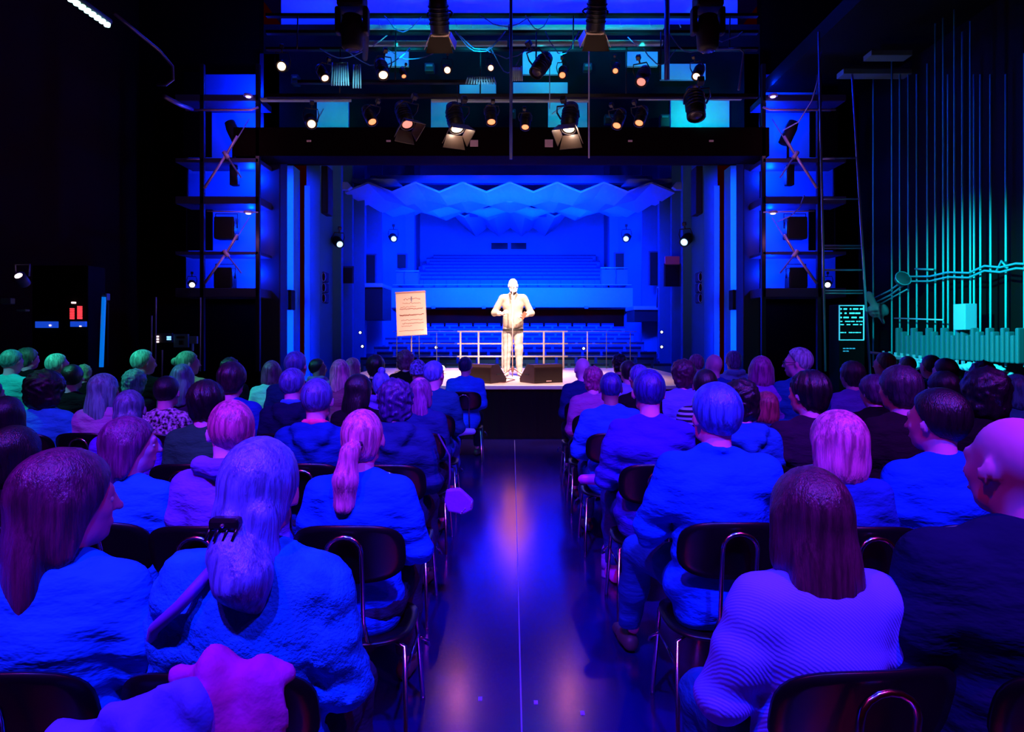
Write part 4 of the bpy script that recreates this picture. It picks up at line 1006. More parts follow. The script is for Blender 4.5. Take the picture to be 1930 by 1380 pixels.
for i, (x, y, w_, h_) in enumerate(((548, 140, 14, 18), (690, 208, 16, 20), (800, 118, 18, 16), (1140, 215, 22, 18), (1245, 215, 18, 24), (960, 205, 12, 20), (1100, 118, 16, 14))):
    t = empty('dimmer_box', P(x, y+h_, 14.9), 'small dark box on the gallery wall, %s from the left' % ('leftmost', 'second', 'third', 'sixth', 'seventh', 'fourth', 'fifth')[i], 'box', 'gallery wall boxes'); L = Vector(t.location)
    o = MB().rbox(*pbox(x, y, x+w_, y+h_, 14.9, .2), r=.02).build('housing', mat('box_teal_black', (.01, .05, .06), .5), t); o.location = -L
    o = MB().rbox(*pbox(x+3, y+3, x+w_-3, y+7, 14.88, .03), r=.004).build('cover', mat('box_cover', (.05, .3, .32), .4), t); o.location = -L
# slatted lamp cages
def cage(x0, y0, x1, y1, n, lab):
    t = empty('slatted_cage', P((x0+x1)/2, y0, 13.0), lab, 'cage'); L = Vector(t.location)
    def part(nm, mb, m): o = mb.build(nm, m, t); o.location = -L
    cm = mat('cage_slat', (.55, .8, .9), .35)
    part('top_frame', MB().tube([P(x0+3, y0, 13.0), P(x1-3, y0, 13.0)], .014, 6), M_DSTEEL)
    for i in range(n):
        x = x0 + (x1-x0)*i/(n-1); part('slat', MB().tube([P(x*.85 + (x0+x1)/2*.15, y0, 13.02), P(x, y1, 12.9)], .016, 5), cm)
    lo, hi = pbox(x0+5, y0+4, x1-5, y1-8, 13.15, .05); part('reflector', MB().rbox(lo, hi, r=.01), mat('cage_reflector', (.2, .5, .6), .3, .4))
cage(625, 118, 657, 161, 8, 'slatted lamp cage, larger left piece, far left of the rig')
cage(666, 122, 680, 166, 4, 'narrow slatted lamp cage beside the larger one')
cage(878, 145, 934, 158, 12, 'wide low slatted cage left of the centre pole')
cage(963, 125, 984, 152, 7, 'small glittering slatted cage right of the centre pole')
# spotlights
AIM = (0, 6, 1.0)
LAMPLIGHT = []
dim = lambda n, c, s: mat(n, c, .3, emit=c, estr=s)
hot = dim('hot_lens', (1, .62, .36), 7.0); ora = dim('orange_lens', (1, .25, .10), 2.0); pnk = dim('pink_lens', (.9, .28, .22), 1.2); wrm = dim('cream_lens', (1, .50, .30), 4.0)
LAMPS = [(531, 125, 9, (-2, 0, 1), hot, 'glowing round spotlight at the far left of the rig', 'profile'), (612, 146, 8, (0, 9, 0), wrm, 'warm spotlight left of the slatted cages', 'profile'),
 (722, 140, 10, (-.5, 8, 0), wrm, 'spotlight with blue housing under the left beam', 'profile'), (761, 143, 5, (0, 9, 0), ora, 'small warm lamp between two larger left spotlights', 'profile'),
 (843, 132, 7, (1, 2, 1), wrm, 'tilted warm spotlight under the left barn door lamp', 'profile'), (925, 128, 6, (.2, 1, 1), wrm, 'warm spotlight over the wide slatted cage', 'profile'),
 (1060, 141, 7, (0, 6, 0), ora, 'orange spotlight right of the tilted blue lamp', 'profile'), (1160, 133, 6, (0, 6, 0), ora, 'dim red spotlight right of centre, upper bar', 'profile'),
 (1209, 153, 10, (0, 8, 0), pnk, 'pink spotlight hanging lowest on the upper right bar', 'profile'), (1313, 143, 8, (0, 8, 0), wrm, 'warm spotlight at the right end of the upper bar', 'profile'),
 (587, 233, 9, (-.4, 5, 0), wrm, 'round warm spotlight at the left of the lower bar', 'profile'), (701, 228, 9, (0, 10, 0), ora, 'dim spotlight with glowing rim, lower bar left', 'profile'),
 (767, 232, 12, (0, 10, 0), pnk, 'pink lit shade lamp on the lower bar', 'fresnel'), (861, 240, 13, (0, 10.5, 0), hot, 'bright barn door lamp left of centre, lower bar', 'fresnel'),
 (926, 228, 9, (0, 10, 0), ora, 'dim lamp with glowing rim beside the centre pole', 'profile'), (990, 238, 8, (0, 10, 0), ora, 'faint lamp right of the centre pole, lower bar', 'profile'),
 (1072, 240, 13, (.3, 10.5, 0), hot, 'bright barn door lamp right of centre, lower bar', 'fresnel'), (1163, 235, 9, (0, 10, 0), ora, 'orange rimmed lamp right of the thin rod', 'profile'),
 (1205, 230, 9, (.5, 10, 0), ora, 'orange rimmed lamp, rightmost of the close pair', 'profile'), (1312, 215, 15, (3.2, 9, -3), mat('dark_lens', (.05, .04, .05), .15), 'large black tilted lamp silhouetted on the widest pale panel', 'profile'),
 (1012, 135, 12, (-2, 10, 2), mat('dark_lens', (.05, .04, .05), .15), 'tilted dark lamp right of the centre pole', 'profile')]
for (x, y, r, aim, m, lab, kind) in LAMPS:
    o = spot_at(x, y, 12.7, r, aim, lab, kind, m)
    if m is hot and kind == 'fresnel': LAMPLIGHT.append((o, 9))
for (x, y, lab) in ((829, 78, 'left'), (1122, 74, 'right')):
    t = spot_at(x, y-20, 11.0, 15, (P(x, y, 11).x, 13.6, 3.4), 'large barn door spotlight hanging high, %s of the pair, edges painted as lit' % lab, 'fresnel', mat('dark_lens', (.05, .04, .05), .15), 'front barn door spotlights'); LAMPLIGHT.append((t, 9))
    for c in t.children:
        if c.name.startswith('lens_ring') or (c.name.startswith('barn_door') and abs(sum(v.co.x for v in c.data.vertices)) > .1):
            c.material_slots[0].link = 'OBJECT'; c.material_slots[0].material = mat('barn_door_painted_lit', (.85, .6, .5), .3)  # side doors and lens ring painted cream as if lamplit
# moving heads (black silhouettes at the top)
def moving_head(x, y0, y1, d, lab):
    t = empty('moving_head_light', P(x, y0, d), lab, 'moving head light', 'moving head lights'); k = FPX/d; Hh = (y1-y0)/k
    MB().rbox((-.19, -.17, -Hh*.30), (.19, .17, 0), r=.04).build('base', M_MATT, t)
    for s in (-1, 1): MB().rbox((s*.20-.04, -.08, -Hh*.72), (s*.20+.04, .08, -Hh*.25), r=.03).build('arm', M_MATT, t)
    MB().lathe([(.10, -Hh), (.15, -Hh*.95), (.165, -Hh*.6), (.13, -Hh*.40), (.06, -Hh*.36)], n=16).build('head', M_MATT, t)
    MB().lathe([(.001, -Hh*1.005), (.09, -Hh*1.005), (.1, -Hh)], n=16).build('lens', mat('dark_lens', (.05, .04, .05), .15), t)
moving_head(664, -12, 95, 9.5, 'black moving head light hanging at the top left of the rig')
moving_head(1334, -12, 96, 9.5, 'black moving head light hanging at the top right of the rig')
tag(MB().tube([P(660, 4, 9.5), P(690, 70, 10.5), P(688, 110, 12)], .05, 8).build('cable_loom', M_MATT), 'thick black cable loom sagging behind the left moving head light', 'cable')
# small labels on the header
for (x0, y0, x1, y1, lab) in ((886, 264, 901, 276, 'small square notice on the header, left of centre'), (1027, 263, 1042, 277, 'small square notice on the header, right of centre')):
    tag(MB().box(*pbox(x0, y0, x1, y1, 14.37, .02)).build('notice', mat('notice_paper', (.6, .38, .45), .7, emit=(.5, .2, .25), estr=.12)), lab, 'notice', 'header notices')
for x, lab in ((582, 'far left'), (732, 'left'), (1188, 'right'), (1341, 'far right')):
    tag(MB().box(*pbox(x-4, 264, x+4, 267, 14.37, .02)).build('tag_plate', mat('notice_paper', (.6, .38, .45), .7)), 'tiny pale number plate on the black header, %s' % lab, 'plate', 'header tag plates')

# ------------------------------------------------------------ towers of side galleries
M_BWALL = mat('tower_wall', (.08, .4, .95), .8, spec=.1)
def tower(s, side):
    X = (lambda v: v) if s < 0 else (lambda v: 965*2 - v - 5)
    d = 14.6
    def box(nm, x0, y0, x1, y1, dd, dep, m, parent=None):
        a, b = sorted((X(x0), X(x1))); lo, hi = pbox(a, y0, b, y1, dd, dep); o = MB().rbox(lo, hi, r=.01).build(nm, m, parent)
        if parent: o.location = -Vector(parent.location)
        return o
    w = box('wall_tower_' + side, 350, 140, 487, 545, d+.9, .1, M_BWALL); w['kind'] = 'structure'
    t = empty('gallery_tower', P(X(425), 560, d), 'dark steel gallery tower with four decks, %s of the opening' % side, 'tower')
    for y0, y1 in ((178, 190), (298, 306), (370, 384), (474, 480), (543, 560)):
        box('deck', 330, y0, 487, y1, d-.2, .8, mat('tower_deck', (.03, .03, .12), .6), t)
    for x0 in (376, 481): box('post', x0, 120, x0+8, 700, d-.2, .09, M_DSTEEL, t)
    box('post', 350, 296, 354, 480, d+.5, .05, M_DSTEEL, t)
    stl = mat('brace_paint', (.7, .5, .75), .35, .3)
    def tb(nm, pts, r, m=stl, dd=d-.25):
        o = MB().tube([P(X(a), b, dd) for a, b in pts], r, 7).build(nm, m, t); o.location = -Vector(t.location)
    for (cy, y1) in ((292, 355), (478, 535)):
        tb('brace', [(426, cy), (385, y1)], .028); tb('brace', [(426, cy), (455, y1-20)], .020, mat('brace_dark', (.2, .2, .5), .4)); tb('brace', [(426, cy), (447, cy-36)], .024); tb('brace', [(428, cy), (470, cy-68)], .012, mat('brace_dark', (.2, .2, .5), .4))
        tb('brace_hub', [(422, cy-6), (430, cy+6)], .05)
    tb('handrail', [(350, 207), (474, 207), (487, 202)], .024); tb('handrail', [(352, 300), (376, 300)], .014)
    tb('handrail', [(390, 398), (486, 400)], .016)
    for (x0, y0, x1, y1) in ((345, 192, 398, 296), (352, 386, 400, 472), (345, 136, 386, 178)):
        o = box('shade_occluder', x0, y0, x1, y1, d+.5, .05, mat('occluder_black', (.004, .003, .004), .95, spec=.05)); tag(o, 'black drape added as shade on the outer side of the %s tower, %s bay' % (side, {192: 'second', 386: 'fourth', 136: 'top'}[y0]), 'occluder')  # black sheet added so the outer side of the bay looks shaded
    # fixtures on the decks
    for (x, y, lab, on) in ((468, 182, 'small round work light under the top deck, %s tower' % side, 1), (468, 402, 'small round work light under the third deck, %s tower' % side, 1)):
        q = empty('work_light', P(X(x), y, d-.3), lab, 'lamp', 'tower work lights')
        MB().lathe([(.02, .06), (.09, .05), (.10, 0)], n=14).build('shade', mat('work_shade', (.6, .55, .8), .4), q)
        MB().lathe([(.001, -.03), (.05, -.02), (.06, .0)], n=12).build('bulb', mat('violet_lamp', (.6, .4, 1), .3, emit=(.45, .3, 1), estr=4), q)
    # black spotlight silhouettes standing in the bays
    for (x0, y0, x1, y1, lab) in ((408, 410, 446, 452, 'boxy black lamp hanging in the third bay, %s tower' % side), (408, 505, 442, 545, 'black case standing on the lowest deck, %s tower' % side)):
        a, b = sorted((X(x0), X(x1))); q = empty('flood_light', P((a+b)/2, y0, d+.1), lab, 'lamp'); k = FPX/(d+.1); W = (b-a)/k; Hh = (y1-y0)/k
        MB().rbox((-W/2, -.15, -Hh), (W/2, .15, 0), r=.03).build('housing', M_MATT, q)
        MB().tube([(-W/2-.02, 0, -Hh*.5), (-W/2-.02, 0, .08), (W/2+.02, 0, .08), (W/2+.02, 0, -Hh*.5)], .012, 6).build('yoke', M_MATT, q)
        for i in range(4): MB().box((-W/2-.006, -.12+.06*i, -Hh*.9), (W/2+.006, -.10+.06*i, -Hh*.2)).build('cooling_fin', M_DSTEEL, q)
    t2 = empty('follow_spot', P(X(440), 298, d+.1), 'tall black follow spot on its stand in the second bay, %s tower' % side, 'lamp')
    MB().tube([(0, 0, 0), (0, 0, .42)], .03, 8).build('stand', M_MATT, t2)
    MB().lathe([(.07, -.28), (.13, -.26), (.14, .1), (.11, .26), (.05, .28)], axis='Z', n=14, M=Matrix.Translation((.02, 0, .56)) @ Matrix.Rotation(R(24*s), 4, 'Y')).build('barrel', M_MATT, t2)
    MB().rbox((-.06, -.09, -.62), (.12, .09, 0), r=.03).build('ballast', M_MATT, t2)
    # lamp lighting the floor from the lowest deck
    xx = 362 if s < 0 else 365
    q = spot_at(X(xx), 537, d-.5, 5.5, (-s*1.5*-1, 4, 0), 'bright violet spotlight at the foot of the %s tower' % side, 'profile', mat('violet_hot', (.8, .7, 1), .3, emit=(.75, .65, 1), estr=14), 'tower spotlights')
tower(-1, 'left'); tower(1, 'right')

# ------------------------------------------------------------ left side wall things
def steel(name, pts, r, m, lab, cat):
    return tag(MB().tube(pts, r, 7).build(name, m), lab, cat)
led = empty('light_batten', P(165, 22, 6.6), 'row of bright green-white lamps on a batten high at the left', 'light batten'); L = Vector(led.location)
A, B = P(118, -12, 6.2), P(206, 50, 7.0); ledm = mat('batten_lamp', (.5, 1, .85), .3, emit=(.45, 1, .8), estr=9)
o = MB().tube([A + Vector((0, 0, .05)), B + Vector((0, 0, .05))], .035, 8).build('batten_body', M_MATT, led); o.location = -L
for i in range(9):
    c = A + (B-A)*((i+.5)/9); o = MB().lathe([(.004, -.02), (.028, -.015), (.032, .01), (.03, .02)], c=c, n=12).build('lamp', ledm, led); o.location = -L
steel('ladder_hoop', [P(215, 25, 8), P(255, 58, 8.4), P(300, 95, 9), P(325, 125, 9.2), P(326, 150, 9.2), P(312, 160, 9.2), P(296, 160, 9.2)], .022, mat('hoop', (.06, .03, .15), .4), 'thin curved steel hoop faintly visible high on the left wall', 'hoop')
steel('catwalk_tube', [P(310, 182, 11), P(340, 198, 12), P(362, 206, 14)], .04, mat('hoop', (.06, .03, .15), .4), 'faint slanted tube running into the left tower', 'tube')
lc = P(40, 700, 10.5)
rack = empty('equipment_rack', (P(120, 700, 11).x, 11.2, 0), 'tall black equipment rack with glowing red level meters', 'rack')
L = Vector(rack.location)
def rk(nm, px, m, d=11.1, dep=.3, par=rack):
    o = MB().rbox(*pbox(*px, d, dep), r=.004).build(nm, m, par); o.location = -Vector(par.location); return o
lo, hi = pbox(60, 500, 165, 640, 11.2, .5); o = MB().rbox((lo[0], lo[1], 0), hi, r=.02).build('cabinet', mat('rack_black', (.003, .002, .003), .8, spec=.05), rack); o.location = -L
redm = mat('red_segment', (1, .03, .05), .4, emit=(1, .05, .07), estr=1.5)
for i in range(7): rk('meter_segment', (131, 581+i*3.1, 137, 583+i*3.1), redm, 11.15, .05)
for i in range(9): rk('meter_segment', (145, 577+i*2.8, 152, 579+i*2.8), redm, 11.15, .05)
rk('indicator', (134, 569, 140, 572), mat('pink_led', (1, .7, .7), .4, emit=(1, .6, .6), estr=3), 11.15, .05)
bl = mat('blue_screen', (.02, .08, .5), .3, emit=(.01, .08, .8), estr=.7)
rk('display', (66, 606, 106, 618), bl, 11.14, .06); rk('display', (132, 606, 160, 616), bl, 11.14, .06)
rk('indicator', (92, 612, 95, 615), mat('pink_led', (1, .7, .7)), 11.12, .04); rk('indicator', (149, 614, 152, 616), mat('pink_led', (1, .7, .7)), 11.12, .04)
strip = empty('light_strip', P(193, 700, 11), 'tall blue light strip glowing upright at the left side', 'light'); L = Vector(strip.location)
o = MB().tube([P(191, 692, 11), P(196, 560, 11)], .034, 8).build('glow_tube', mat('cyan_tube', (.02, .25, .7), .4, emit=(.0, .16, .75), estr=.9), strip); o.location = -L
o = MB().rbox(*pbox(191, 553, 201, 566, 11.0, .1), r=.01).build('end_cap', mat('cap_grey', (.1, .2, .3), .4), strip); o.location = -L
o = MB().tube([P(197, 553, 11), P(204, 575, 11.1), P(203, 690, 11.1)], .012, 6).build('cable', M_DSTEEL, strip); o.location = -L
for x, y0, y1, lab in ((378, 561, 700, 'thin pale upright pole before the left tower'), (294, 560, 690, 'thin pale upright pole beside the control panel'), (286, 595, 690, 'short pale upright conduit left of the control panel'), (62, 545, 650, 'faint upright pipe beside the equipment rack'), (306, 660, 710, 'short greenish upright tube below the control panel')):
    steel('upright_pole', [P(x-1, y1, 12.6), P(x, y0, 12.6)], .014, mat('pole_grey', (.35, .32, .35), .4), lab, 'pole')
cp = empty('control_panel', P(340, 655, 12.8), 'pale square control panel on the left back wall', 'control panel'); L = Vector(cp.location)
def cpp(nm, px, m, d=12.8): o = MB().rbox(*pbox(*px, d, .06), r=.006).build(nm, m, cp); o.location = -L
cpp('plate', (327, 630, 354, 655), mat('panel_green_grey', (.12, .28, .28), .5)); cpp('slot', (332, 634, 347, 638), M_MATT, 12.77); cpp('knob', (337, 642, 344, 650), M_MATT, 12.76)
cpp('side_box', (357, 634, 371, 648), mat('panel_grey', (.18, .32, .38), .5)); cpp('side_pipe', (360, 648, 363, 662), mat('panel_grey', (.18, .32, .38), .5))
bt = empty('button_box', P(316, 640, 12.8), 'small box with lit white and blue buttons left of the control panel', 'switch box'); L = Vector(bt.location)
for nm, px, m in [('housing', (290, 628, 324, 646), mat('box_black', (.01, .01, .02), .5))] + [('lit_button', (294, 633+5*i, 298, 636+5*i), mat('warm_button', (1, .8, .8), .4, emit=(1, .7, .75), estr=2)) for i in range(3)] + [('lit_button', (314+4*i, 634+4*j, 317+4*i, 637+4*j), mat('blue_button', (.3, .6, 1), .4, emit=(.2, .5, 1), estr=2)) for i in range(2) for j in range(2)]:
    o = MB().rbox(*pbox(*px, 12.8 if nm == 'housing' else 12.77, .05), r=.003).build(nm, m, bt); o.location = -L
fx = empty('clamped_lamp', P(35, 520, 10), 'small lamp with bright glints clamped high on the left wall', 'lamp'); 
MB().lathe([(.05, .2), (.08, .18), (.09, 0)], axis='Y', n=14, M=Matrix.Rotation(R(-40), 4, 'X')).build('housing', mat('lamp_dim_blue', (.06, .08, .2), .4), fx)
MB().lathe([(.001, -.02), (.05, -.01), (.055, 0)], axis='Y', n=12, M=Matrix.Rotation(R(-40), 4, 'X')).build('lens', mat('pale_lens', (1, .8, .8), .3, emit=(1, .75, .8), estr=2.5), fx)
MB().tube([(-.1, .08, 0), (-.11, .08, .18), (.11, .08, .18), (.1, .08, 0)], .012, 6).build('yoke', M_STEEL, fx)
for px, lab in (((0, 562, 20, 573), 'faint green-grey box at the left edge, upper'), ((30, 583, 48, 587), 'faint green-grey conduit bracket left of the rack')):
    tag(MB().rbox(*pbox(*px, 10.5, .1), r=.01).build('wall_box', mat('greenish_box', (.10, .25, .2), .5)), lab, 'box')

# ------------------------------------------------------------ right side: fly ropes, ladder, rack
def wallp(x, y):                     # point on the plane X = 7.7 seen at photo x, y
    d = 7.7 * FPX / (x - CX); return P(x, y, d)
rope_m = mat('pale_rope', (.02, .85, .75), .45, spec=.8)
ROPES = [(1640, 250, 560), (1675, 170, 700), (1706, 220, 640), (1722, 560, 672), (1742, 180, 655), (1757, 90, 600), (1772, 70, 480), (1781, 300, 690), (1793, 60, 690), (1808, 120, 695), (1823, 100, 700), (1842, 260, 650), (1861, 430, 705), (1890, 200, 640), (1925, 160, 420), (1690, 240, 560), (1830, 420, 700)]
for i, (x, y0, y1) in enumerate(ROPES):
    y1 = max(y1, 692); y0 = min(y0, 200) - 60
    p0 = wallp(x+6, y1); p1 = P(x-6, y0, p0.y); p1 = Vector((p0.x, p0.y, p1.z))
    tag(MB().tube([p0, p1], .017, 6).build('fly_rope', rope_m), 'taut pale fly rope hanging along the right wall, %s' % ('%s from the left' % (['leftmost', 'second', 'third', 'fourth', 'fifth', 'sixth', 'seventh', 'eighth', 'ninth', 'tenth', 'eleventh', 'twelfth', 'thirteenth', 'fourteenth', 'fifteenth', 'sixteenth', 'seventeenth'][sorted(r[0] for r in ROPES).index(x)])), 'rope', 'fly ropes on the right wall')
# cable tray along the wall
tr = empty('cable_tray', wallp(1760, 530), 'diagonal cable run fixed across the fly ropes on the right wall', 'cable tray'); L = Vector(tr.location)
trm = mat('tray_steel', (.08, .7, .65), .35, .4)
for dy in (-4, 5):
    pts = [wallp(x, y + dy + 3*math.sin(x*.09)) - Vector((.12, 0, 0)) for x, y in [(1652, 572), (1690, 548), (1725, 528), (1765, 522), (1800, 520), (1840, 516), (1870, 508), (1900, 505), (1930, 503), (1975, 500)]]
    o = MB().tube(pts, .018, 6).build('cable', trm, tr); o.location = -L
o = MB().tube([wallp(x, y) - Vector((.1, 0, 0)) for x, y in [(1735, 507), (1770, 508)]], .02, 6).build('bracket', trm, tr); o.location = -L
o = MB().tube([wallp(x, y) - Vector((.1, 0, 0)) for x, y in [(1890, 512), (1900, 492), (1912, 506)]], .02, 6).build('bracket', trm, tr); o.location = -L
wl = empty('round_wall_lamp', wallp(1727, 525) - Vector((.25, 0, 0)), 'round shaded lamp on the cable run, rim lit', 'lamp')
MB().lathe([(.03, .12), (.12, .09), (.145, 0), (.14, -.01)], axis='Y', n=16, M=Matrix.Rotation(R(-25), 4, 'X')).build('shade', mat('shade_dark', (.05, .12, .12), .4), wl)
MB().tube([Matrix.Rotation(R(-25), 3, 'X') @ Vector((.145*math.cos(a), -.01, .145*math.sin(a))) for a in [i*math.pi/8 for i in range(17)]], .010, 6).build('rim', trm, wl)
# cloth bag / net hanging
bag = SDF(.03); c = wallp(1665, 585); c.x -= .1
bag.ell((c.x, c.y, c.z), (.22, .12, .16)).cap((c.x-.2, c.y, c.z+.3), (c.x+.1, c.y, c.z-.25), .09, .03)
bag.noise = lambda X, Y, Z: .01*np.sin(40*X+20*Z)
tag(link('hanging_cloth', bag.mesh('hanging_cloth', .025), None, mat('teal_cloth', (.12, .3, .3), .8)), 'grey-green cloth hanging from the cable run beside the ladder', 'cloth')
tag(MB().tube([wallp(1665, 575) - Vector((.1, 0, 0)), wallp(1720, 545) - Vector((.1, 0, 0))], .014, 6).build('cable_loop', trm), 'slanting cable between the hanging cloth and the round lamp', 'cable')
# counterweight cradles and their rail
rn = 26
crm = mat('cradle_steel', (.05, .28, .28), .3, .3)
for i in range(rn):
    x = 1700 + i * 9.6
    if x > 1935: break
    c = wallp(x, 630); z1 = wallp(x, 618 + (i % 3)*7).z; z0 = wallp(x, 672 + (x-1700)*.06).z
    tag(MB().rbox((c.x-.12, c.y-.035, z0), (c.x, c.y+.035, z1), r=.02).build('counterweight', crm), 'dull steel counterweight in the row along the right wall', 'counterweight', 'counterweights on the right wall')
rl = empty('lock_rail', wallp(1780, 690), 'brightly lit rope lock rail running below the counterweights', 'rail'); L = Vector(rl.location)
rlm = mat('lock_rail_steel', (.6, .9, .85), .3, .4)
for (x0, y0, x1, y1, r, dx) in ((1660, 664, 1940, 706, .030, .25), (1690, 672, 1900, 700, .022, .30), (1705, 600, 1800, 603, .014, .2)):
    o = MB().tube([wallp(x0, y0) - Vector((dx, 0, 0)), wallp(x1, y1) - Vector((dx, 0, 0))], r, 8).build('rail_tube', rlm, rl); o.location = -L
for i in range(20):
    x = 1690 + i*12; c = wallp(x, 667 + (x-1690)*.13) - Vector((.26, 0, 0))
    o = MB().rbox((c.x-.03, c.y-.02, c.z-.02), (c.x+.01, c.y+.02, c.z+.06), r=.005).build('rope_lock', mat('lock_bright', (.8, 1, .95), .25, .5), rl); o.location = -L
for (x0, y0, x1, y1, lab) in ((1752, 680, 1765, 698, 'small bright teal bag hanging below the lock rail'), (1862, 684, 1922, 704, 'pale crumpled sheet lying over the lock rail, right')):
    c = wallp((x0+x1)/2, (y0+y1)/2) - Vector((.35, 0, 0)); k = FPX/c.y; b = SDF(.02); b.ell((c.x, c.y, c.z), (.10, (x1-x0)/k*1.0, (y1-y0)/k*.5)); b.noise = lambda X, Y, Z: .012*np.sin(45*Y)*np.sin(50*Z)
    tag(link('rail_cloth', b.mesh('rail_cloth', .018), None, mat('rail_cloth_pale', (.35, .8, .8), .7)), lab, 'cloth')
panelt = wallp(1830, 590)
tag(MB().rbox((panelt.x-.2, panelt.y-.15, wallp(1830, 622).z), (panelt.x, panelt.y+.15, wallp(1830, 573).z), r=.01).build('pale_board', mat('pale_board', (.3, .65, .7), .6)), 'pale teal lit board standing among the fly ropes', 'board')
# leaning ladder
ld = empty('ladder', P(1628, 700, 12.4), 'tall thin ladder rising at the edge of the right wall', 'ladder'); L = Vector(ld.location)
lm = mat('ladder_alloy', (.30, .42, .45), .35, .5)
for a, b in (((1640, 705), (1606, 140)), ((1556, 700), (1543, 60))):
    o = MB().tube([P(*a, 12.4), P(*b, 12.4)], .022, 7).build('stile', lm, ld); o.location = -L
for y, x1 in ((298, 1614), (375, 1618), (463, 1622), (468, 1622), (509, 1624), (548, 1626), (553, 1626)):
    o = MB().tube([P(1545 + (y-60)*.02, y, 12.4), P(x1, y, 12.4)], .016 if y not in (509,) else .02, 6).build('rung', lm, ld); o.location = -L
# amplifier rack on the right
rk2 = empty('amplifier_rack', (P(1606, 640, 12.0).x, 12.0, 0), 'rack of amplifiers with rows of teal lights beside the ladder', 'rack')
lo, hi = pbox(1582, 574, 1630, 642, 12.0, .4); o = MB().rbox((lo[0], lo[1], 0), hi, r=.01).build('cabinet', mat('rack_black', (.01, .006, .01)), rk2); o.location = -Vector(rk2.location)
for y0, y1, m in ((575, 576, 'f'), (581, 584, 'l'), (589, 592, 'l'), (597, 600, 'l'), (605, 607, 'l'), (611, 613, 'l'), (626, 628, 'l'), (640, 641, 'f')):
    if m == 'f': rk('frame_bar', (1582, y0, 1629, y1+1), mat('rack_edge', (.5, .8, .85), .4, emit=(.05, .3, .35), estr=.5), 11.97, .03, rk2)
    else:
        rr_ = random.Random(y0); x = 1585
        while x < 1625:
            w = rr_.choice((2, 3, 6, 9)); rk('unit_light', (x, y0, x+w, y1), mat('teal_led', (.2, .8, .85), .4, emit=(.05, .6, .7), estr=rr_.choice((.8,))), 11.97, .03, rk2); x += w + rr_.choice((2, 4, 6))
for x in (1582, 1628): rk('frame_bar', (x, 575, x+1.5, 641), mat('rack_edge', (.5, .8, .85)), 11.97, .03, rk2)
for i in range(6): rk('unit_light', (1590+6*(i % 4), 656+5*(i//4), 1594+6*(i % 4), 658+5*(i//4)), mat('blue_green_led', (.05, .3, .5), .4, emit=(.03, .35, .5), estr=.6), 11.97, .03, rk2)
# overhead gallery at the top right
gal = MB(); gal.prism([(5.9, 7.2), (8.2, 7.2), (8.2, 7.5), (5.9, 7.5)], 8.0, 15.9, lambda u, w, t: Vector((u, t, w)))
struct('ceiling_side_gallery', gal, mat('gallery_underside', (.0015, .006, .006), .8, spec=.1, bump=.3, bscale=2))
for (y, d0, lab) in ((100, 12.6, 'faint green cross beam under the side gallery, nearer'), (135, 13.6, 'faint green cross beam under the side gallery, farther')):
    lo, hi = pbox(1590 + (135-y)*1.5, y-6, 1720, y+4, d0, .3); tag(MB().rbox(lo, hi, r=.01).build('cross_beam', mat('greenish_beam', (.08, .22, .20), .6)), lab, 'beam')
tag(MB().tube([P(1548, 98, 13), P(1542, 150, 13), P(1530, 190, 13.4), P(1505, 230, 13.8), P(1475, 246, 14)], .014, 6).build('hanging_cable', mat('cable_blue', (.1, .12, .4), .4)), 'thin cable curving down in front of the right tower, upper', 'cable')
tag(MB().tube([P(1516, 368, 13.8), P(1508, 390, 13.8), P(1492, 406, 13.9), P(1465, 418, 14)], .014, 6).build('hanging_cable', mat('cable_blue', (.1, .12, .4), .4)), 'thin cable curving down in front of the right tower, lower', 'cable')
for (x, y, s_, lab) in ((640, 460, 7, 'small bright lamp on the nearer left house pillar'), (742, 450, 6, 'small bright lamp on the farther left house wall'), (1180, 450, 6, 'small bright lamp on the farther right house wall'), (1290, 456, 8, 'small bright lamp on the nearer right house pillar')):
    dd = 17.3 if abs(x-965) > 300 else 25.5
    spot_at(x, y, dd, s_, (0, 10, 0), lab, 'profile', M_GLINT, 'house wall lamps')

for i, (x, y, d, w_) in enumerate(((683, 653, 17.6, 'beside the left stalls'), (679, 627, 17.6, 'at the end of the left stalls rail'), (1247, 626, 17.6, 'upper one beside the right stalls'), (1247, 654, 17.6, 'lower one beside the right stalls'), (1100, 657, 17.0, 'right of the white railing, behind it'), (822, 655, 17.0, 'left of the white railing, behind it'))):
    t = empty('aisle_lamp', P(x, y, d), 'tiny bright step lamp ' + w_, 'lamp', 'step lamps in the stalls')
    MB().rbox((-.05, -.01, -.04), (.05, .03, .04), r=.008).build('housing', M_DSTEEL, t)
    MB().lathe([(.001, -.03), (.028, -.022), (.034, -.01)], axis='Y', n=10).build('lamp_lens', mat('white_lamp', (1, 1, 1), .3, emit=(.8, .85, 1), estr=2.5), t)
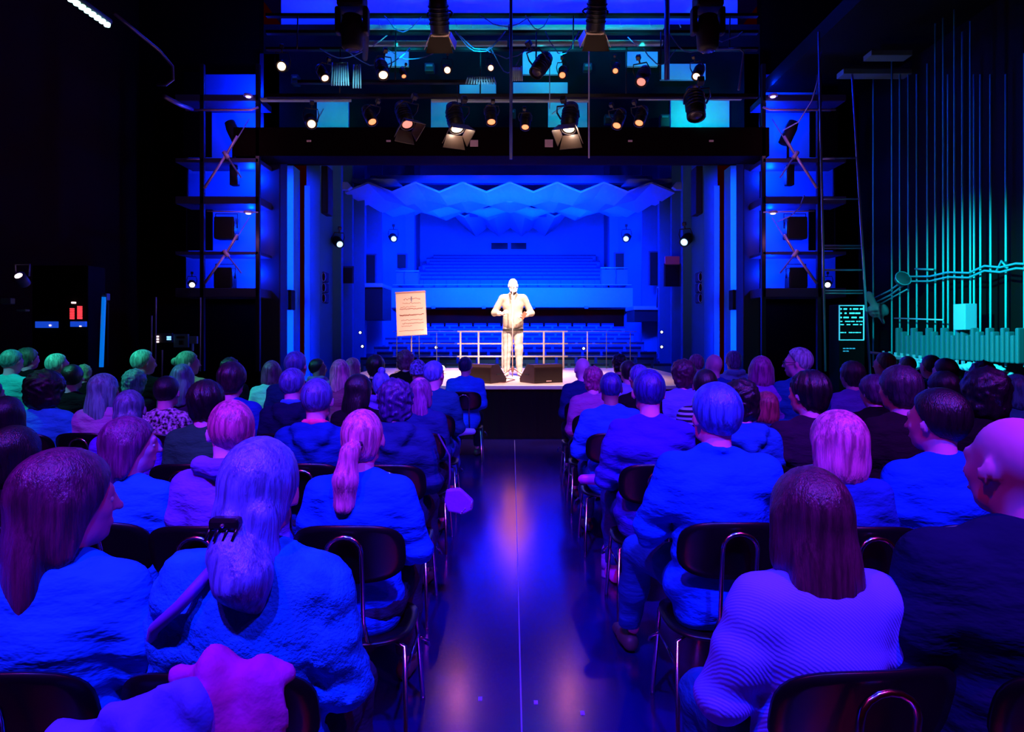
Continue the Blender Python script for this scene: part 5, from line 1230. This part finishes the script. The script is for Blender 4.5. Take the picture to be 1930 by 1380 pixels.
# ------------------------------------------------------------ things around the audience
def clutter():
    # bag hanging in the aisle on the left
    b = SDF(.02); c = P(866, 948, 2.95 + .6)
    b.chain([(c.x-.05, c.y, c.z+.05), (c.x+.05, c.y, c.z-.02), (c.x, c.y, c.z-.06)], [.035, .04, .045], sc=(1, 1.4, 1))
    t = empty('shoulder_bag', (0, 0, 0), 'violet studded bag hanging by its strap beside the left aisle seat', 'bag')
    q = MB(); poly = [(-.07, .075), (.005, .08), (.075, .015), (.07, -.035), (.02, -.06), (-.06, -.045), (-.08, .01)]
    q.prism(poly, -.02, .02, lambda u, w, t_: Vector((u, t_, w)))
    o = q.build('pouch', mat('violet_leather', (.22, .05, .55), .4, bump=.3), t, c)
    bv = o.modifiers.new('round', 'BEVEL'); bv.width = .012; bv.segments = 3
    for i in range(8):
        u = .075 - .055*i/7 if i > 3 else .08 - .002*i; w = .01 - .066*i/7
        put('stud', cached('stud', lambda: MB().lathe([(.001, -.004), (.004, -.002), (.004, 0)], axis='Y', n=8).mesh('stud')), mat('stud_silver', (.8, .8, .9), .2, .8), t, c + Vector((u-.012, -.022, w+.004)))
    MB().tube([c + Vector((-.06, 0, .07)), c + Vector((-.05, 0, .14)), c + Vector((-.055, .02, .25)), c + Vector((-.12, .05, .36))], .006, 6).build('strap', mat('strap_dark', (.05, .02, .15), .5), t)
    # bottle under the second row right
    t = empty('water_bottle', (.605, 4.24, 0), 'clear violet water bottle standing on the floor by the right aisle seats', 'bottle')
    MB().lathe([(.032, 0), (.034, .01), (.034, .15), (.03, .18), (.014, .215), (.013, .235)], n=16).build('bottle_body', mat('bottle_plastic', (.30, .18, .75), .15, spec=.8), t)
    MB().lathe([(.016, .235), (.016, .262)], n=12).build('cap', mat('bottle_cap', (.3, .3, .8), .4), t)
    MB().lathe([(.0347, .05), (.0347, .12)], n=16).build('bottle_label', mat('bottle_label', (.22, .12, .6), .6), t)
    # coat hung over the nearest left chair
    w = WHO[480]; X, Y = w.location.x, w.location.y
    b = SDF(.04)
    b.cap((X-.03, Y-.285, .89), (X+.165, Y-.28, .885), .028, .028).ell((X+.14, Y-.32, .78), (.065, .03, .13)).ell((X+.05, Y-.31, .74), (.10, .03, .18)).ell((X, Y-.30, .55), (.22, .05, .2))
    b.noise = lambda A, B, Z: .014*np.sin(34*A + 9*Z)*np.sin(12*Z + 10*A) + .007*np.sin(70*A+8*Z)
    o = link('coat', b.mesh('coat', .010), None, mat('pink_violet_canvas', (.42, .03, .32), .85, bump=.6, bscale=14, bdist=.018, var=.3, var2=(.45, .04, .55), vscale=7, spec=.1)); tag(o, 'crumpled violet-pink coat hung over the nearest left aisle chair', 'coat')
    b = SDF(.04)
    b.ell((X-.01, Y-.35, .80), (.08, .03, .11)).ell((X-.09, Y-.34, .77), (.09, .04, .10)).ell((X-.20, Y-.31, .735), (.10, .05, .075)).ell((X-.08, Y-.36, .62), (.15, .06, .16))
    b.noise = lambda A, B, Z: .016*np.sin(48*A + 19*Z)*np.sin(24*Z - 15*A)
    o = link('scarf', b.mesh('scarf', .010), None, mat('pale_violet_cloth', (.10, .14, 1.0), .85, bump=.6, bscale=12, bdist=.018, var=.2, vscale=6)); tag(o, 'pale violet-blue bundled scarf spread over the coat at the lower left', 'scarf')
    # clip in the hair of the nearest left person (part of the person)
    H = Vector(HC)
    c_ = MB(); c_.rbox((-.055, -.166, -.052), (.012, -.130, -.024), r=.008)
    for i in range(4): c_.tube([(-.05+.02*i, -.15, -.036), (-.055+.02*i, -.178, -.07)], .004, 5)
    put('hair_clip', c_.mesh('hair_clip'), mat('clip_black', (.01, .008, .012), .25), w, H)
    put('clip_gem', MB().lathe([(.001, -.006), (.005, -.003), (.005, 0)], axis='Y', n=8).mesh('clip_gem'), mat('gem', (.9, .9, 1), .05, .9), w, H + Vector((-.02, -.168, -.038)))
    st_ = MB(); st_.tube([(-.24, -.02, .82), (-.20, -.08, .90), (-.12, -.125, .97), (-.06, -.10, 1.04)], .014, 6)
    put('bag_strap', st_.mesh('bag_strap'), mat('strap_violet', (.16, .04, .6), .6), w)
    w2 = WHO[680]
    put('hair_tie', MB().tube([(.026*math.cos(a)-.004, -.112, .026*math.sin(a)-.02) for a in [i*math.pi/6 for i in range(13)]], .007, 6).mesh('hair_tie'), mat('tie_dark', (.05, .01, .05), .6), w2, H, (R(-5), 0, 0))
    # pink collar of the hooded person
    put('collar', SDF(.01).chain([(-.055, .03, 1.055), (-.05, -.035, 1.072), (0, -.062, 1.076), (.05, -.035, 1.072), (.055, .03, 1.055)], [.018]*5).mesh('collar', .009), mat('hot_pink_cloth', (1, .05, .25), .8), WHO[595])
    put('collar', SDF(.01).chain([(-.055, .03, 1.055), (-.05, -.035, 1.072), (0, -.062, 1.076), (.05, -.035, 1.072), (.055, .03, 1.055)], [.020]*5).mesh('collar', .009), mat('blue_cotton', (.02, .2, .9), .8), WHO[550])
    # crossed foot with the violet soled shoe, right aisle, third row: a leg of that person reaching into the aisle
    w3 = WHO[1225]
    glasses(WHO[1507], R(60)); glasses(WHO[428], R(30))
clutter()
# small scraps on the floor
for (x, y, lab) in ((1010, 1325, 'tiny pale paper scrap on the near aisle floor beside the tape seam'), (905, 1318, 'tiny pale paper scrap on the near aisle floor, left side'), (1098, 1345, 'tiny folded paper scrap on the aisle floor near the right chairs')):
    d = EYE*FPX/(y-HY); p = P(x, y, d)
    tag(MB().box((p.x-.008, d-.01, 0), (p.x+.008, d+.012, .004), ).build('paper_scrap', mat('scrap', (.25, .2, .6), .6)), lab, 'paper scrap')
# ------------------------------------------------------------ light
def aim(o, target):
    o.rotation_euler = (Vector(target) - Vector(o.location)).to_track_quat('-Z', 'Y').to_euler()
def area(name, loc, target, col, power, size, size_y=None, spread=None):
    l = bpy.data.lights.new(name, 'AREA'); l.color = col; l.energy = power; l.size = size
    if size_y: l.shape = 'RECTANGLE'; l.size_y = size_y
    if spread: l.spread = R(spread)
    o = bpy.data.objects.new(name, l); COL.objects.link(o); o.location = loc; aim(o, target); return o
def spot(name, loc, target, col, power, ang, blend=.4, rad=.08):
    l = bpy.data.lights.new(name, 'SPOT'); l.color = col; l.energy = power; l.spot_size = R(ang); l.spot_blend = blend; l.shadow_soft_size = rad
    o = bpy.data.objects.new(name, l); COL.objects.link(o); o.location = loc; aim(o, target); return o
def point(name, loc, col, power, rad=.06):
    l = bpy.data.lights.new(name, 'POINT'); l.color = col; l.energy = power; l.shadow_soft_size = rad
    o = bpy.data.objects.new(name, l); COL.objects.link(o); o.location = loc; return o
HB = (.0, .026, 1.0)
# presenter and flip chart
spot('key_spot', (1.0, 7.6, 6.6), (-.1, 12.0, 1.7), (1.0, .74, .62), 8500, 26, .7, .1)
spot('key_spot', (-1.6, 7.6, 6.6), (-.4, 12.4, 1.5), (1.0, .62, .50), 3600, 46, .8, .1)
spot('deck_spot', (.2, 9.4, 7.4), (.15, 11.2, .8), (1.0, .66, .52), 3200, 48, .6, .1)
# audience: blue wash from high behind, violet-red from the same bar
spot('blue_wash', (-1.2, -1.4, 7.0), (-1.1, 3.1, 1.0), (.012, .03, 1.0), 4700, 48, 1.0, .12)
spot('blue_wash', (1.4, -1.4, 7.0), (1.0, 3.3, 1.0), (.012, .03, 1.0), 4700, 48, 1.0, .12)
spot('red_wash', (-2.6, -.9, 7.0), (-1.2, 3.0, 1.1), (1.0, .01, .30), 950, 54, 1.0, .12)
spot('red_wash', (2.9, -.9, 7.0), (1.5, 3.0, 1.1), (1.0, .01, .30), 950, 54, 1.0, .12)
spot('blue_wash', (0, .5, 8.0), (0, 7.2, 1.1), (.012, .03, 1.0), 2300, 44, 1.0, .12)
# teal batten on the left and its wash on the right wall
#area('teal_batten', (-4.6, 6.6, 4.2), (7.5, 10.5, 1.5), (.05, 1.0, .75), 120, 1.2, .1, 70)
spot('teal_side', (-5.6, 4.6, 4.8), (-4.6, 6.8, 1.0), (.08, 1.0, .75), 700, 70, .8, .1)
spot('teal_wall', (3.6, 8.6, 3.4), (7.7, 11.0, 1.3), (.02, .8, 1.0), 2000, 62, 1.0, .06)
# house
area('house_wash', (0, 24.5, 5.0), (0, 34, 5.0), HB, 900, 7, .8)
area('house_wash', (0, 18.2, 6.3), (0, 25, 1.0), HB, 800, 5.5, .6, 90)
area('house_wash', (0, 25.8, 3.9), (0, 25, 9.5), HB, 420, 7, .6)
area('house_wash', (0, 19.0, 2.9), (0, 22.6, 7.2), HB, 700, 4.5, .5, 75)
area('house_wash', (0, 19.0, 5.4), (0, 26.6, 3.0), HB, 700, 6, .4, 80)
for s in (-1, 1):
    area('reveal_light', (s*5.42, 15.72, 2.4), (s*5.42, 17, 2.4), HB, 60, .10, 6.0, 70)
    area('reveal_light', (s*4.96, 16.0, 2.4), (s*4.96, 17, 2.4), HB, 7, .06, 6.0, 70)
# upper gallery and bridge
for x in (-5, -2.5, 0, 2.5, 5): point('upper_blue', (x, 14.2, 9.0), (.0, .015, 1.0), 110, .1)
for x, y, e, an in ((627, 217, 60, 50), (832, 217, 60, 46), (900, 165, 14, 50), (1070, 217, 70, 50), (1320, 215, 120, 62), (1015, 165, 14, 60), (1020, 118, 10, 50), (748, 110, 5, 50), (1210, 110, 8, 50), (1288, 135, 6, 60)):
    spot('bridge_teal', P(x, y-26, 14.0), P(x, y, 15), (.0, .85, .9), e, an*2, 1.0, .05)
for x in (760, 900, 1060, 1180): spot('bridge_teal', P(x, 110, 13.0), P(x, 70, 14.1), (.0, .8, .8), 130, 80, 1.0, .06)
for x in (645, 668, 905): spot('cage_light', P(x, 165, 12.4), P(x, 140, 13), (.2, .8, 1.0), 14, 50, 1.0, .05)
# towers
for s in (-1, 1):
    X = (lambda v: v) if s < 0 else (lambda v: 965*2 - v - 5)
    for y, e in ((160, 60), (235, 100), (330, 110), (400, 50), (430, 70), (512, 90)):
        point('tower_blue', P(X(474), y, 15.0), (.0, .025, 1.0), e*.9, .05)
    point('tower_violet', P(X(445), 250, 13.7), (.9, .3, .9), 7, .06)
    point('tower_violet', P(X(445), 440, 13.7), (.9, .3, .9), 7, .06)
# faint red fill, added unseen behind the camera to warm the blacks
area('red_fill', (0, -1.3, 5.5), (0, 10, 3), (1.0, .03, .01), 16, 10, 4)
for x in (829, 1122): spot('rig_work_light', P(x, 130, 8.6), P(x, 66, 11), (1, .72, .55), 70, 16, .8, .05)  # unseen warm fill added to brighten the barn door edges
for o, e in LAMPLIGHT:
    sc_ = o.scale[0]; M_ = o.rotation_euler.to_matrix(); point('lamp_glow', Vector(o.location) + M_ @ Vector((0, -.06*sc_, 0)), (1, .68, .5), e, .02)
w = bpy.data.worlds.new('dark_room'); SC.world = w; w.use_nodes = True
w.node_tree.nodes['Background'].inputs[0].default_value = (.009, .0, .0, 1); w.node_tree.nodes['Background'].inputs[1].default_value = 1.0
# ------------------------------------------------------------ camera
cam = bpy.data.cameras.new('camera'); cam.sensor_width = 36; cam.sensor_fit = 'HORIZONTAL'; cam.lens = 36*FPX/1930; cam.shift_y = -(690-HY)/1930; cam.clip_start = .05
co = bpy.data.objects.new('camera', cam); COL.objects.link(co); co.location = (0, 0, EYE); co.rotation_euler = (R(90), 0, 0); SC.camera = co
SC.view_settings.view_transform = 'Standard'; SC.view_settings.look = 'None'; SC.view_settings.gamma = 1; SC.view_settings.exposure = 0; SC.view_settings.use_curve_mapping = False
SC.cycles.max_bounces = 5; SC.cycles.diffuse_bounces = 1; SC.cycles.glossy_bounces = 3; SC.cycles.use_denoising = True
try: SC.cycles.denoiser = 'OPENIMAGEDENOISE'
except Exception: pass
SC.cycles.sample_clamp_indirect = 4
